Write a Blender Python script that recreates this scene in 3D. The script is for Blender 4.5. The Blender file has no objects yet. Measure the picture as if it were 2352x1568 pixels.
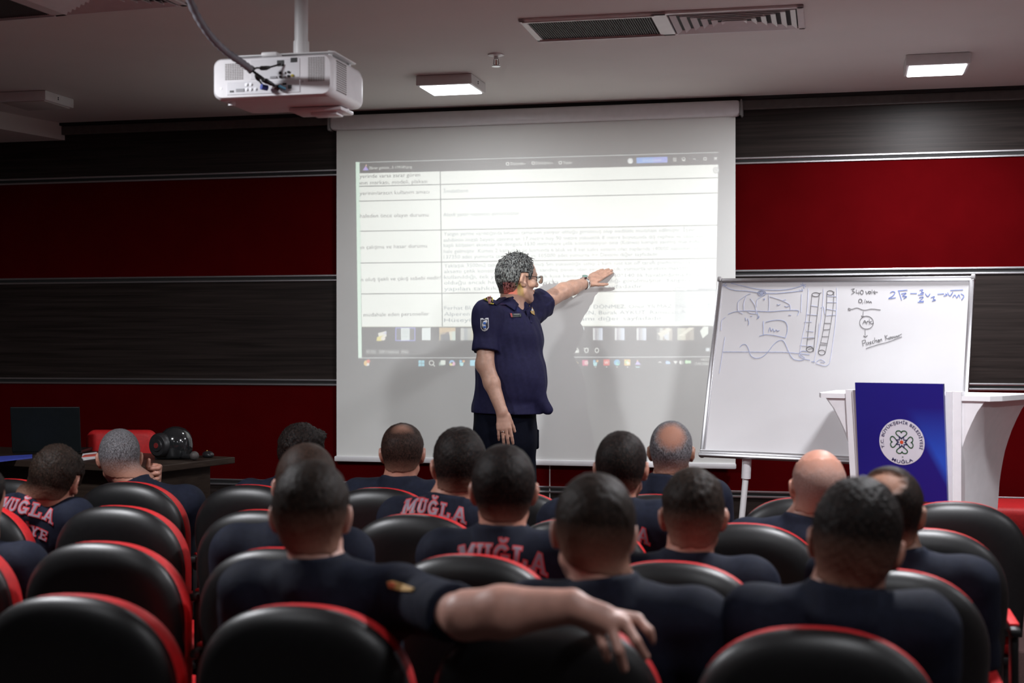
import bpy, bmesh, math, random
import numpy as np
from mathutils import Vector, Matrix
from mathutils.bvhtree import BVHTree
random.seed(7); rng = np.random.default_rng(7)
SC = bpy.context.scene
COL = SC.collection
R = math.radians

# ------------------------------------------------------------------ camera
FPX, YAW, PITCH, EYE = 3267.0, R(13.06), 5/3267.0, 1.60
cam_d = bpy.data.cameras.new('camera'); cam = bpy.data.objects.new('camera', cam_d); COL.objects.link(cam)
cam.location = (0, 0, EYE); cam.rotation_euler = (math.pi/2 + PITCH, 0, YAW)
cam_d.sensor_width = 36; cam_d.lens = FPX*36/2352; cam_d.clip_start = .05
cam_d.dof.use_dof = True; cam_d.dof.focus_distance = 7.9; cam_d.dof.aperture_fstop = 2.6
SC.camera = cam
AX = np.array([-math.sin(YAW)*math.cos(PITCH), math.cos(YAW)*math.cos(PITCH), math.sin(PITCH)])
RX = np.array([math.cos(YAW), math.sin(YAW), 0.])
UX = np.cross(RX, AX)
OX = np.array([0, 0, EYE])
def ray(x, y): return AX + RX*(x-1176)/FPX + UX*(784-y)/FPX
def onY(x, y, Y): d = ray(x, y); return OX + d*(Y/d[1])
def onZ(x, y, Z): d = ray(x, y); return OX + d*((Z-EYE)/d[2])
def at(x, y, s): return OX + ray(x, y)*s
def onP(x, y, p, n): d = ray(x, y); return OX + d*(np.dot(np.array(p)-OX, n)/np.dot(d, n))

# ------------------------------------------------------------------ materials
MATS = {}
def mat(name, col, rough=.5, metal=0., spec=.5, var=.12, scale=30., bump=0., bscale=200., stretch=(1, 1, 1), sheen=0., coat=0., emit=None, sss=0.):
    if name in MATS: return MATS[name]
    m = bpy.data.materials.new(name); m.use_nodes = True
    nt = m.node_tree; b = nt.nodes['Principled BSDF']
    tc = nt.nodes.new('ShaderNodeTexCoord'); mp = nt.nodes.new('ShaderNodeMapping')
    mp.inputs['Scale'].default_value = stretch
    nt.links.new(tc.outputs['Object'], mp.inputs['Vector'])
    nz = nt.nodes.new('ShaderNodeTexNoise'); nz.inputs['Scale'].default_value = scale; nz.inputs['Detail'].default_value = 4
    nt.links.new(mp.outputs[0], nz.inputs['Vector'])
    cr = nt.nodes.new('ShaderNodeValToRGB')
    c = list(col[:3])
    cr.color_ramp.elements[0].position = .3; cr.color_ramp.elements[1].position = .7
    cr.color_ramp.elements[0].color = [max(0, v*(1-var)) for v in c]+[1]
    cr.color_ramp.elements[1].color = [min(1, v*(1+var)) for v in c]+[1]
    nt.links.new(nz.outputs['Fac'], cr.inputs[0]); nt.links.new(cr.outputs[0], b.inputs['Base Color'])
    b.inputs['Roughness'].default_value = rough; b.inputs['Metallic'].default_value = metal
    b.inputs['Specular IOR Level'].default_value = spec
    if sheen: b.inputs['Sheen Weight'].default_value = sheen
    if coat: b.inputs['Coat Weight'].default_value = coat
    if sss:
        b.inputs['Subsurface Weight'].default_value = sss; b.inputs['Subsurface Radius'].default_value = (.01, .004, .002)
    if bump:
        n2 = nt.nodes.new('ShaderNodeTexNoise'); n2.inputs['Scale'].default_value = bscale; n2.inputs['Detail'].default_value = 3
        nt.links.new(mp.outputs[0], n2.inputs['Vector'])
        bp = nt.nodes.new('ShaderNodeBump'); bp.inputs['Strength'].default_value = bump; bp.inputs['Distance'].default_value = .004
        nt.links.new(n2.outputs['Fac'], bp.inputs['Height']); nt.links.new(bp.outputs[0], b.inputs['Normal'])
    if emit:
        b.inputs['Emission Color'].default_value = list(emit[:3])+[1]; b.inputs['Emission Strength'].default_value = emit[3]
    MATS[name] = m; return m

# ------------------------------------------------------------------ object helpers
def tag(o, label=None, cat=None, group=None, kind=None):
    if label: o['label'] = label
    if cat: o['category'] = cat
    if group: o['group'] = group
    if kind: o['kind'] = kind
    return o
def empty(name, loc=(0, 0, 0), label=None, cat=None, group=None, rz=0.):
    o = bpy.data.objects.new(name, None); COL.objects.link(o); o.location = loc; o.rotation_euler = (0, 0, rz)
    o.empty_display_size = .1
    return tag(o, label, cat, group)
def mesh_obj(name, v, f, m, parent=None, smooth=True, mi=None):
    me = bpy.data.meshes.new(name)
    v = np.asarray(v, dtype=np.float32)
    if isinstance(f, np.ndarray):
        n, k = f.shape
        me.vertices.add(len(v)); me.vertices.foreach_set('co', v.ravel())
        me.loops.add(n*k); me.loops.foreach_set('vertex_index', f.ravel().astype(np.int32))
        me.polygons.add(n); me.polygons.foreach_set('loop_start', np.arange(0, n*k, k, dtype=np.int32))
        me.polygons.foreach_set('loop_total', np.full(n, k, dtype=np.int32))
        me.update(calc_edges=True); me.validate()
    else:
        me.from_pydata([tuple(map(float, p)) for p in v], [], f); me.update()
    for x in (m if isinstance(m, (list, tuple)) else [m]): me.materials.append(x)
    if mi is not None: me.polygons.foreach_set('material_index', np.asarray(mi, dtype=np.int32))
    if smooth: me.polygons.foreach_set('use_smooth', np.ones(len(me.polygons), dtype=bool))
    me.update()
    o = bpy.data.objects.new(name, me); COL.objects.link(o)
    if parent is not None: o.parent = parent
    return o
class MB:
    """collects simple solids into ONE mesh"""
    def __init__(s): s.v = []; s.f = []; s.mi = []; s.cur = 0
    def add(s, v, f):
        n = len(s.v); s.v += [tuple(map(float, p)) for p in v]; s.f += [[i+n for i in q] for q in f]; s.mi += [s.cur]*len(f); return s
    def box(s, lo, hi, bev=0., seg=2, M=None):
        lo = np.array(lo, float); hi = np.array(hi, float)
        bm = bmesh.new(); bmesh.ops.create_cube(bm, size=1.)
        for q in bm.verts: q.co = Vector((lo+hi)/2) + Vector([q.co[i]*(hi-lo)[i] for i in range(3)])
        if bev > 0: bmesh.ops.bevel(bm, geom=bm.edges[:], offset=bev, segments=seg, affect='EDGES', profile=.5)
        if M is not None: bmesh.ops.transform(bm, matrix=M, verts=bm.verts[:])
        bm.verts.index_update()
        s.add([q.co for q in bm.verts], [[q.index for q in p.verts] for p in bm.faces]); bm.free(); return s
    def prism(s, poly, a, b, M=None):
        """poly of (x,z) pairs extruded along y from a to b"""
        n = len(poly)
        v = [Vector((p[0], a, p[1])) for p in poly]+[Vector((p[0], b, p[1])) for p in poly]
        if M is not None: v = [M @ q for q in v]
        f = [list(range(n)), list(range(2*n-1, n-1, -1))]+[[(i+1) % n, i, i+n, (i+1) % n+n] for i in range(n)]
        return s.add(v, f)
    def tube(s, pts, r, n=10, cap=True):
        pts = [Vector(p) for p in pts]; m = len(pts)
        rr = r if isinstance(r, (list, tuple)) else [r]*m
        up = None; v = []; f = []
        for i, p in enumerate(pts):
            t = (pts[min(i+1, m-1)]-pts[max(i-1, 0)]).normalized()
            if up is None: up = t.orthogonal().normalized()
            u = (up - t*up.dot(t)).normalized(); up = u; w = t.cross(u)
            for k in range(n):
                a = 2*math.pi*k/n; v.append(p+(u*math.cos(a)+w*math.sin(a))*rr[i])
        for i in range(m-1):
            for k in range(n):
                f.append([i*n+k, i*n+(k+1) % n, (i+1)*n+(k+1) % n, (i+1)*n+k])
        if cap: f.append(list(range(n-1, -1, -1))); f.append([(m-1)*n+k for k in range(n)])
        return s.add(v, f)
    def cyl(s, a, b, r, n=20, r2=None): return s.tube([a, b], [r, r if r2 is None else r2], n)
    def lathe(s, prof, c=(0, 0, 0), n=32, M=None):
        v = []; f = []
        for (r_, z) in prof:
            for k in range(n):
                a = 2*math.pi*k/n; v.append(Vector((r_*math.cos(a), r_*math.sin(a), z)))
        if M is not None: v = [M @ q for q in v]
        v = [q+Vector(c) for q in v]
        for i in range(len(prof)-1):
            for k in range(n): f.append([i*n+k, i*n+(k+1) % n, (i+1)*n+(k+1) % n, (i+1)*n+k])
        f.append(list(range(n-1, -1, -1))); f.append([(len(prof)-1)*n+k for k in range(n)])
        return s.add(v, f)
    def ball(s, c, r, n=16, M=None):
        r = np.array(r if hasattr(r, '__len__') else [r]*3, float)
        bm = bmesh.new(); bmesh.ops.create_uvsphere(bm, u_segments=n, v_segments=max(6, n//2), radius=1.)
        v = [Vector([q.co[i]*r[i] for i in range(3)]) for q in bm.verts]
        if M is not None: v = [M @ q for q in v]
        bm.verts.index_update()
        s.add([q+Vector(c) for q in v], [[q.index for q in p.verts] for p in bm.faces]); bm.free(); return s
    def build(s, name, m, parent=None, smooth=False):
        o = mesh_obj(name, s.v, s.f, m, parent, False, s.mi if isinstance(m, (list, tuple)) else None)
        if smooth: smooth_by_angle(o)
        return o
def smooth_by_angle(o, ang=40):
    me = o.data; bm = bmesh.new(); bm.from_mesh(me)
    for p in bm.faces: p.smooth = True
    for e in bm.edges: e.smooth = not (len(e.link_faces) == 2 and e.calc_face_angle(0) > R(ang))
    bm.to_mesh(me); bm.free(); me.update()
def struct(o, label=None): o['kind'] = 'structure'; return tag(o, label)
def copy_tree(o, parent=None):
    c = o.copy(); COL.objects.link(c)
    if parent is not None: c.parent = parent
    for ch in list(o.children): copy_tree(ch, c)
    return c

# ------------------------------------------------------------------ text
def text_geo(s, fill=True, offset=0., res=3, align='LEFT', spacing=1.):
    cu = bpy.data.curves.new('t', 'FONT'); cu.body = s; cu.resolution_u = res; cu.offset = offset
    cu.fill_mode = 'BOTH' if fill else 'NONE'; cu.align_x = align; cu.space_character = spacing
    o = bpy.data.objects.new('t', cu); COL.objects.link(o)
    dg = bpy.context.evaluated_depsgraph_get(); dg.update()
    e = o.evaluated_get(dg); me = e.to_mesh()
    v = np.array([p.co[:] for p in me.vertices]).reshape(-1, 3)
    ed = np.array([p.vertices[:] for p in me.edges]).reshape(-1, 2)
    f = [list(p.vertices) for p in me.polygons]
    e.to_mesh_clear(); bpy.data.objects.remove(o); bpy.data.curves.remove(cu)
    return v, ed, f
PROJ_POWER, LAMP_W, EXPO, BOOST = 240., 65., 0., 1.
# ------------------------------------------------------------------ what the projector throws on the screen (its slide)
YS = 8.38
IX0, IX1, IZ0, IZ1 = -3.30, -.40, .50, 3.02
IW, IH, SS = 2200, 1912, 2
IMG = np.zeros((IH, IW, 3), np.float32)          # row 0 = bottom
_A, _B, _C, _D = onY(817, 372, YS), onY(1650, 349, YS), onY(1640, 845, YS), onY(823, 848, YS)
def to_img(pts):
    """photo pixel on the screen plane -> slide pixel"""
    out = []
    for x, y in pts:
        p = onY(x, y, YS); out.append(((p[0]-IX0)/(IX1-IX0)*IW, (p[2]-IZ0)/(IZ1-IZ0)*IH))
    return np.array(out)
def fill_segs(seg, col, alpha=1.):
    seg = seg*SS
    x0, y0 = np.floor(seg[:, [0, 2]].min()/SS), np.floor(seg[:, [1, 3]].min()/SS)
    x1, y1 = np.ceil(seg[:, [0, 2]].max()/SS)+1, np.ceil(seg[:, [1, 3]].max()/SS)+1
    x0, y0 = max(0, int(x0)), max(0, int(y0)); x1, y1 = min(IW, int(x1)), min(IH, int(y1))
    if x1 <= x0 or y1 <= y0: return
    w, h = (x1-x0)*SS, (y1-y0)*SS
    s = seg-np.array([x0*SS, y0*SS]*2)
    lo = np.ceil(np.minimum(s[:, 1], s[:, 3])-.5).astype(int); hi = np.ceil(np.maximum(s[:, 1], s[:, 3])-.5).astype(int)
    lo = np.clip(lo, 0, h); hi = np.clip(hi, 0, h); n = hi-lo
    ok = n > 0; s, lo, n = s[ok], lo[ok], n[ok]
    if len(n) == 0: return
    idx = np.repeat(np.arange(len(n)), n); row = np.arange(n.sum())-np.repeat(np.cumsum(n)-n, n)+lo[idx]
    q = s[idx]; xx = q[:, 0]+(row+.5-q[:, 1])*(q[:, 2]-q[:, 0])/(q[:, 3]-q[:, 1])
    xi = np.clip(np.ceil(xx-.5).astype(int), 0, w)
    acc = np.zeros((h, w+1), np.int32); np.add.at(acc, (row, xi), 1)
    cov = (np.cumsum(acc, 1)[:, :w] % 2).astype(np.float32).reshape(y1-y0, SS, x1-x0, SS).mean((1, 3))*alpha
    IMG[y0:y1, x0:x1] = IMG[y0:y1, x0:x1]*(1-cov[..., None])+np.array(col, np.float32)*cov[..., None]
def ipoly(pts, col, alpha=1.):
    p = to_img(pts); fill_segs(np.hstack([p, np.roll(p, -1, 0)]), col, alpha)
def iline(p0, p1, w, col, alpha=1.):
    d = np.array(p1, float)-p0; n = np.array([-d[1], d[0]])/max(1e-6, np.hypot(*d))*w/2
    ipoly([np.array(p0)+n, np.array(p1)+n, np.array(p1)-n, np.array(p0)-n], col, alpha)
def icirc(c, r, col, alpha=1., n=24, ry=None):
    ipoly([(c[0]+r*math.cos(2*math.pi*k/n), c[1]+(ry or r)*math.sin(2*math.pi*k/n)) for k in range(n)], col, alpha)
def itext(s, p0, p1, hpx, col, bold=0., alpha=1., spacing=1.):
    """text whose baseline runs from p0 to p1 (photo pixels), cap height hpx"""
    v, ed, _ = text_geo(s, False, bold, 2, spacing=spacing)
    if len(v) == 0: return
    w = v[:, 0].max()-v[:, 0].min(); d = (np.array(p1, float)-p0)
    q = np.array(p0)+np.outer((v[:, 0]-v[:, 0].min())/w, d); q[:, 1] -= v[:, 1]*hpx/.69
    p = to_img(q); fill_segs(np.hstack([p[ed[:, 0]], p[ed[:, 1]]]), col, alpha)
def irect(x0, y0, x1, y1, col, alpha=1.):
    def sl(x, y): return (x, y+(x-x0)*(y-789)*7.1e-5)     # keeps level lines level on the wall
    ipoly([sl(x0, y0), sl(x1, y0), sl(x1, y1), sl(x0, y1)], col, alpha)
def lev(x, y, x2): return (x2, y+(x2-x)*(y-789)*7.1e-5)
DK, WH = (.010, .010, .012), (1., 1., 1.)
ipoly([(817, 372), (1650, 349), (1640, 845), (823, 848)], (.006, .006, .007))
ipoly([(817, 372), (826, 372), (831, 822), (823, 823)], (.8, 1., .9))                 # window behind, at the left edge
ipoly([(826, 374), (1650, 351), (1650, 377), (826, 398)], DK)                          # title bar
iline((826, 373), (1650, 350), 1.6, (.5, .52, .55))
ipoly([(826, 398), (1650, 378), (1643, 748), (831, 751)], WH)                          # the page
LN = (.03, .04, .045)
for a, b in (((825, 428), (1648, 408)), ((825, 462), (1648, 443)), ((827, 531), (1648, 517)), ((828, 604), (1647, 593)), ((829, 675), (1645, 667))):
    iline(a, b, 2.0, LN)
iline((1011, 394), (1016, 750), 2.0, (.06, .09, .08))
TX = (.0, .005, .01)
for s, a, b in (('yerinde varsa zarar gören', (826, 409), (965, 405)), ('ının markası, modeli, plakası', (826, 424), (981, 420)),
                ('yerinin/aracın kullanım amacı', (826, 448), (986, 444)), ('haleden önce olayın durumu', (827, 500), (984, 497)),
                ('ın çalışma ve hasar durumu', (828, 572), (981, 568)), ('n oluş şekli ve çıkış sebebi nedir?', (829, 646), (1013, 641)),
                ('müdahale eden personeller', (835, 727), (985, 724))):
    itext(s, a, b, 8.5, TX, .012)
TL = (.22, .27, .32)
for s, a, b in (('İmalathane', (1019, 443), (1075, 441)), ('Alevli yanar vaziyette görülmüştür', (1018, 497), (1194, 493)),
                ('Yangın yerine varıldığında binanın tamamen yanıyor olduğu görülmüş olup ivedilikle müdahale edilmiştir. İşyeri', (1019, 541), (1600, 531)),
                ('sahibinin imzalı beyanı üzerine en 17 metre boy 90 metre yükseklik 8 metre boyutunda dış cephesi ve çatısı panel ile', (1019, 555), (1643, 545)),
                ('kaplı köşeleri aksesuar ile döngülü 1530 metrekare çelik konstrüksiyon bina (Kümes) komple yanmış olup kullanılamaz', (1019, 567), (1646, 557)),
                ('hale gelmiştir. Kümes 2 katlı olup üç kısmında 6 blok ve 8 kat kafes sistemi olan toplamda 140000 kapasiteli alanda', (1019, 581), (1625, 573)),
                ('137350 adet yumurta tavuğu ölmüş ve 105000 adet yumurta >> Devamı diğer sayfadadır', (1019, 594), (1512, 587)),
                ('Yaklaşık 3500m2 taban alanına kurulmuş 5m yüksekliğe sahip 2 katlı (üst kat off taraflı platformlu) taşıyıcı', (1020, 614), (1614, 605)),
                ('aksamı çelik konstrüksiyon ve çatısı sandviç panel olan yerde tavuk, yumurta üretimi maksatlı olarak', (1020, 627), (1626, 618)),
                ('kullanıldığı, tek yönlü olduğu, uzak kısa kenarda 6 adet 140*140 lik havalandırma fanlarının', (1020, 640), (1637, 634)),
                ('olduğu ancak herhangi bir söndürme sisteminin olmadığı görülmüştür. Yangın sonrası', (1020, 653), (1630, 646)),
                ('yapılan tahkikatımızda >> Devamı diğer sayfadadır', (1020, 667), (1475, 661)),
                ('Ferhat BULUT, Ali KAYA, Mert ÖNAL, Ebubekir DÖNMEZ, Onur YILMAZ, Hüseyin DİL', (1020, 711), (1640, 706)),
                ('Alperen DURU, Can ER, Hasan Burak DELEN, Burak AYKUT, Ramazan A', (1020, 725), (1575, 720)),
                ('Hüseyin Can AK, Bayram >> Devamı diğer sayfadadır', (1020, 739), (1522, 734))):
    itext(s, a, b, 8.5, TL, .0)
ipoly([(1549, 659), (1646, 657), (1643, 738), (1549, 739)], (.42, .46, .52), .6)      # page map
ipoly([(1576, 671), (1625, 670), (1624, 738), (1576, 738)], (.8, .86, .9))
ipoly([(1577, 711), (1625, 710), (1624, 731), (1577, 732)], WH)
for y in (676, 684, 695, 701, 706, 734): iline((1578, y), (1623, y-.5), 1.3, (.4, .44, .5))
iline((1604, 664.5), (1640, 664), 2, (.25, .25, .3)); itext('sayfa', (1552, 666), (1600, 665), 6, WH)
# title bar text and icons
W8 = (.85, .85, .85)
itext('Ekran görünt...3 174149.png', (849, 389), (946, 386), 6.5, W8, .008)
ipoly([(833, 391), (840, 381), (847, 391)], (.55, .35, .9)); ipoly([(838, 391), (843, 386), (847, 391)], (.3, .3, 1.)); icirc((841, 380), 1.6, (1., .5, .3))
for s, x0, x1, y in (('Düzenle', 1173, 1203, 379), ('Dönüştür', 1231, 1265, 377.5), ('Yazdır', 1293, 1315, 376.5)): itext(s, (x0, y), lev(x0, y, x1), 6.5, W8, .01)
for x, y in ((1166, 376), (1225, 374.5), (1287, 373.5)):
    icirc((x, y), 4, W8); icirc((x, y), 2.4, DK)
for x, y in ((1206, 376), (1268, 374.5)): iline((x-2, y), (x+2, y), 1.2, W8)
icirc((1447.5, 369.5), 6.5, (.7, .72, .8)); icirc((1447.5, 368), 2.4, WH); icirc((1447.5, 373), 4, WH, 1, 24, 2.2)
ipoly([(1462, 362), (1533, 360), (1533, 373), (1462, 375)], (.18, .38, .95)); ipoly([(1500, 361), (1533, 360), (1533, 373), (1500, 374)], (.3, .35, .95))
itext('Şimdi yükselt', (1476, 371), (1519, 369.5), 5.5, (.75, .82, 1.))
for y in (363.5, 366.5, 369.5): iline((1546, y), (1554, y-.2), 1.3, W8)
icirc((1570.5, 365), 4, W8); icirc((1570.5, 364.6), 2.6, DK); iline((1567, 369), (1574, 369), 1.2, W8)
iline((1592, 365), (1598, 365), 1.4, W8)
ipoly([(1616, 361.5), (1623, 361.3), (1623, 368), (1616, 368.2)], W8); ipoly([(1617.2, 362.7), (1621.8, 362.5), (1621.8, 366.8), (1617.2, 367)], DK)
iline((1641, 361), (1647, 367), 1.4, W8); iline((1641, 367), (1647, 361), 1.4, W8)
icirc((1645, 391), 7.5, (.42, .42, .45)); icirc((1645, 391), 5.5, (.8, .8, .82)); ipoly([(1641, 393), (1645, 388), (1649, 393), (1645, 391)], (.3, .3, .3))
# bottom bar, thumbnails
ipoly([(831, 751), (1643, 748), (1641, 818), (832, 821)], DK)
iline((831, 750), (1643, 747), 1.4, (.75, .75, .65))
ipoly([(868, 765), (887, 760), (888, 772), (872, 782)], (.9, .85, .8)); ipoly([(866, 774), (880, 770), (876, 783), (865, 783)], (.9, .75, .2)); icirc((880, 777), 5, (.95, .85, .8)); ipoly([(880, 765), (888, 761), (887, 768)], (.6, .6, .9))
ipoly([(908, 752), (954, 752), (954, 783), (908, 783)], (.25, .25, .8)); ipoly([(910, 754), (952, 754), (952, 781), (910, 781)], (.1, .1, .11)); ipoly([(921, 753), (941, 753), (941, 781), (921, 782)], (.8, .85, .9))
for y in (757, 761, 765, 769, 773): iline((923, y), (939, y), .9, (.5, .55, .6))
ipoly([(969, 753), (989, 752), (989, 781), (969, 781)], (.85, .9, .95))
def photo_thumb(x0, x1, cols, y0=753, y1=781):
    n = len(cols)
    for i, c in enumerate(cols):
        a, b = x0+(x1-x0)*i/n, x0+(x1-x0)*(i+1)/n
        ipoly([(a, y0), (b, y0), (b, y1), (a, y1)], c)
photo_thumb(1009, 1046, [(.5, .4, .25), (.45, .35, .3), (.2, .15, .15), (.8, .75, .65), (.7, .8, .75)])
ipoly([(1009, 752), (1046, 752), (1046, 760), (1009, 764)], (.7, .5, .3)); ipoly([(1012, 768), (1032, 766), (1034, 781), (1012, 781)], (.1, .11, .14))
photo_thumb(1058, 1090, [(.6, .6, .6), (.35, .38, .42), (.5, .5, .48), (.6, .55, .4)])
photo_thumb(1104, 1140, [(.3, .3, .5), (.4, .4, .3), (.5, .3, .3)])
photo_thumb(1160, 1196, [(.3, .45, .6), (.4, .3, .3), (.2, .2, .3)])
photo_thumb(1246, 1282, [(.95, .13, .12), (.95, .16, .14), (.95, .12, .11), (.9, .18, .05)]); photo_thumb(1282, 1304, [(.25, .5, .02), (.6, .7, .1), (.95, .95, .9)])
ipoly([(1327, 776), (1337, 750), (1342, 751), (1342, 758), (1338, 755), (1330, 777)], (.8, .85, .9))
for x in (1362, 1412, 1462): photo_thumb(x, x+22, [(.75, .75, .8), (.35, .33, .4), (.5, .5, .55), (.6, .65, .8), (.7, .75, .95)])
photo_thumb(1508, 1544, [(.2, .2, .2), (.6, .6, .58), (.3, .25, .2), (.7, .7, .75), (.4, .35, .3)])
ipoly([(1510, 765), (1536, 752), (1541, 757), (1520, 776)], (.75, .7, .62)); ipoly([(1524, 770), (1532, 768), (1534, 777), (1527, 778)], (.6, .65, .8))
photo_thumb(1556, 1594, [(.5, .5, .4), (.6, .55, .45), (.3, .25, .2), (.35, .3, .25)])
ipoly([(1558, 771), (1582, 752), (1595, 752), (1568, 772)], (.75, .7, .6))
ipoly([(1608, 760), (1616, 750), (1627, 750), (1627, 766), (1614, 777)], (.85, .88, .85))
for s, x0, x1 in (('97.72%', 842, 863), ('508*716piksel', 871, 915), ('PNG', 923, 937)):
    ipoly([(x0-3, 802), (x1+3, 802), (x1+3, 814), (x0-3, 814)], (.09, .09, .095)); itext(s, (x0, 811), (x1, 811), 6.2, (.6, .6, .62))
for x in (1324, 1347, 1371):
    icirc((x, 804.5), 5, W8, 1, 20, 6); icirc((x, 804.5), 3, DK, 1, 20, 4)
iline((1341, 800), (1353, 800), 1.5, W8); ipoly([(1318, 804), (1330, 804), (1330, 810), (1318, 810)], W8)
ipoly([(1620, 797), (1632, 797), (1632, 808), (1620, 808)], (.15, .15, .16)); ipoly([(1622, 799.5), (1630, 799.5), (1630, 806), (1622, 806)], (.7, .75, .85))
iline((824, 822), (1641, 819), 1.8, (.55, .55, .6))
# task bar
def icon(x, c, y=833, r=6.5): ipoly([(x-r, y-r), (x+r, y-r), (x+r, y+r), (x-r, y+r)], c)
icirc((842, 834), 6.5, (.9, .55, .15)); icirc((846, 829.5), 4, (.9, .15, .1)); icirc((845, 837), 3.2, (.9, .85, .9))
for dx in (-3.6, 3.6):
    for dy in (-3.6, 3.6): icon(968+dx, (.35, .75, .95), 834+dy, 3.1)
icirc((991, 833), 6, W8); icirc((991, 833), 4.2, DK); iline((995, 837), (999, 841), 2, W8)
ipoly([(1008, 831), (1020, 831), (1020, 839), (1008, 839)], (.35, .45, .42)); ipoly([(1012, 827), (1023, 827), (1023, 837), (1012, 837)], (.85, .92, .88))
icirc((1038, 833), 6.5, (.3, .55, .95)); icirc((1041, 835), 4.5, (.95, .5, .75)); icirc((1036, 836), 3.5, (.95, .8, .3)); icirc((1038, 833), 2, DK)
def people_icon(x):
    icirc((x-3, 829), 3, (.25, .6, .95)); icirc((x+4, 829), 2.6, (.95, .5, .2)); ipoly([(x-6, 832), (x+4, 832), (x+2, 840), (x-4, 840)], (.45, .85, .95))
people_icon(1061); icon(1086, (.3, .7, .95)); people_icon(1368)
icon(1115, (.1, .35, .9), 833, 6); icon(1140, (.9, .2, .2)); icon(1165, (.2, .6, .9)); icon(1190, (.3, .5, .95)); icon(1230, (.2, .4, .9)); icon(1258, (.9, .2, .15)); icon(1290, (.2, .5, .95))
ipoly([(1321, 827), (1328, 834), (1327, 839), (1324, 836)], (.95, .7, .3))
icon(1344, (.75, .1, .25)); icirc((1347, 833), 4, (.95, .85, .85)); icirc((1347, 833), 2, (.8, .2, .25))
icon(1393, (.9, .1, .08), 832, 7); itext('W', (1388, 836), (1398, 836), 7, WH, .03)
icirc((1417, 832), 7, (.12, .45, .85)); icirc((1419, 834), 4.5, (.25, .8, .65)); icirc((1420, 833), 2.6, (.1, .3, .6))
icon(1440.5, (.9, .55, .15), 832, 7); ipoly([(1434, 832), (1441, 826), (1445, 839)], (.3, .75, .3)); ipoly([(1438, 829), (1447, 832), (1442, 838)], (.95, .9, .85))
ipoly([(1458, 837), (1464, 828), (1472, 837)], (.5, .4, .9)); icirc((1464, 828), 1.6, (1., .5, .3))
for x in (1368, 1393, 1417, 1441): iline((x-1.6, 842.5), (x+1.6, 842.5), 1.6, W8)
iline((1460, 842.5), (1469, 842.5), 2, (.5, .85, 1.))
iline((1512, 833), (1515.5, 830), 1.4, W8); iline((1515.5, 830), (1519, 833), 1.4, W8)
icirc((1532, 832), 3.6, (.4, .6, 1.)); icirc((1536, 832.5), 3, (.5, .75, 1.)); ipoly([(1529, 832), (1539, 832), (1539, 835.5), (1529, 835.5)], (.4, .6, 1.))
ipoly([(1546.5, 829), (1556.5, 829), (1551.5, 836)], W8); ipoly([(1560, 829.5), (1565, 827), (1565, 837), (1560, 834.5)], W8); iline((1568, 829), (1568, 835), 1.2, W8)
icirc((1577, 831), 4, (.5, .9, .5)); ipoly([(1576, 828), (1587, 828), (1587, 834), (1576, 834)], (.6, .9, .6))
itext('14:51', (1611, 828.5), (1627, 828.5), 6.2, W8, .01); itext('13.05.2026', (1595, 838), (1627, 838), 6.2, W8, .01)
slide = bpy.data.images.new('projected_slide', IW, IH, float_buffer=True)
slide.colorspace_settings.name = 'Non-Color'
# stray light of the lens around and within the picture
def _fade(n): q = np.minimum(np.arange(n), np.arange(n)[::-1])/(n*.075); q = np.clip(q, 0, 1); return q*q*(3-2*q)
IMG += (np.outer(_fade(IH), _fade(IW))[..., None]*np.array([.044, .048, .044])).astype(np.float32)
# a projector lens lights its picture evenly
_u = (np.linspace(IX0, IX1, IW)+2.03)/(YS-5.56); _v = (np.linspace(IZ0, IZ1, IH)-2.63)/(YS-5.56)
IMG *= ((1+_u[None, :]**2+_v[:, None]**2)**1.5/1.12)[..., None].astype(np.float32)
_px = np.ones((IH, IW, 4), np.float32); _px[..., :3] = IMG
slide.pixels.foreach_set(_px.ravel()); slide.update(); slide.pack()

PJ = Vector((-2.03, 5.56, 2.63))                   # projector lens
def projector_lamp(power):
    ld = bpy.data.lights.new('projector_beam', 'SPOT'); ld.energy = power*BOOST;   # the slide absorbs most of it
    ld.shadow_soft_size = .004
    ld.color = (.96, 1., .95); ld.spot_size = R(112); ld.spot_blend = .6; ld.use_nodes = True
    nt = ld.node_tree; nt.nodes.clear()
    tc = nt.nodes.new('ShaderNodeTexCoord'); sp = nt.nodes.new('ShaderNodeSeparateXYZ'); nt.links.new(tc.outputs['Normal'], sp.inputs[0])
    D = YS-PJ.y
    def chan(axis, c0, a, b):
        d = nt.nodes.new('ShaderNodeMath'); d.operation = 'DIVIDE'
        nt.links.new(sp.outputs[axis], d.inputs[0]); nt.links.new(sp.outputs['Z'], d.inputs[1])
        m = nt.nodes.new('ShaderNodeMath'); m.operation = 'MULTIPLY_ADD'
        nt.links.new(d.outputs[0], m.inputs[0]); m.inputs[1].default_value = -D/(b-a); m.inputs[2].default_value = (c0-a)/(b-a)
        return m
    cx, cy = chan('X', PJ.x, IX0, IX1), chan('Y', PJ.z, IZ0, IZ1)
    cb = nt.nodes.new('ShaderNodeCombineXYZ'); nt.links.new(cx.outputs[0], cb.inputs[0]); nt.links.new(cy.outputs[0], cb.inputs[1])
    im = nt.nodes.new('ShaderNodeTexImage'); im.image = slide; im.extension = 'CLIP'; im.interpolation = 'Linear'
    nt.links.new(cb.outputs[0], im.inputs[0])
    em = nt.nodes.new('ShaderNodeEmission'); nt.links.new(im.outputs['Color'], em.inputs['Color']); em.inputs['Strength'].default_value = 1/BOOST
    ou = nt.nodes.new('ShaderNodeOutputLight'); nt.links.new(em.outputs[0], ou.inputs[0])
    lo = bpy.data.objects.new('projector_beam', ld); COL.objects.link(lo); lo.location = PJ; lo.rotation_euler = (math.pi/2, 0, 0)
    return lo
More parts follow.
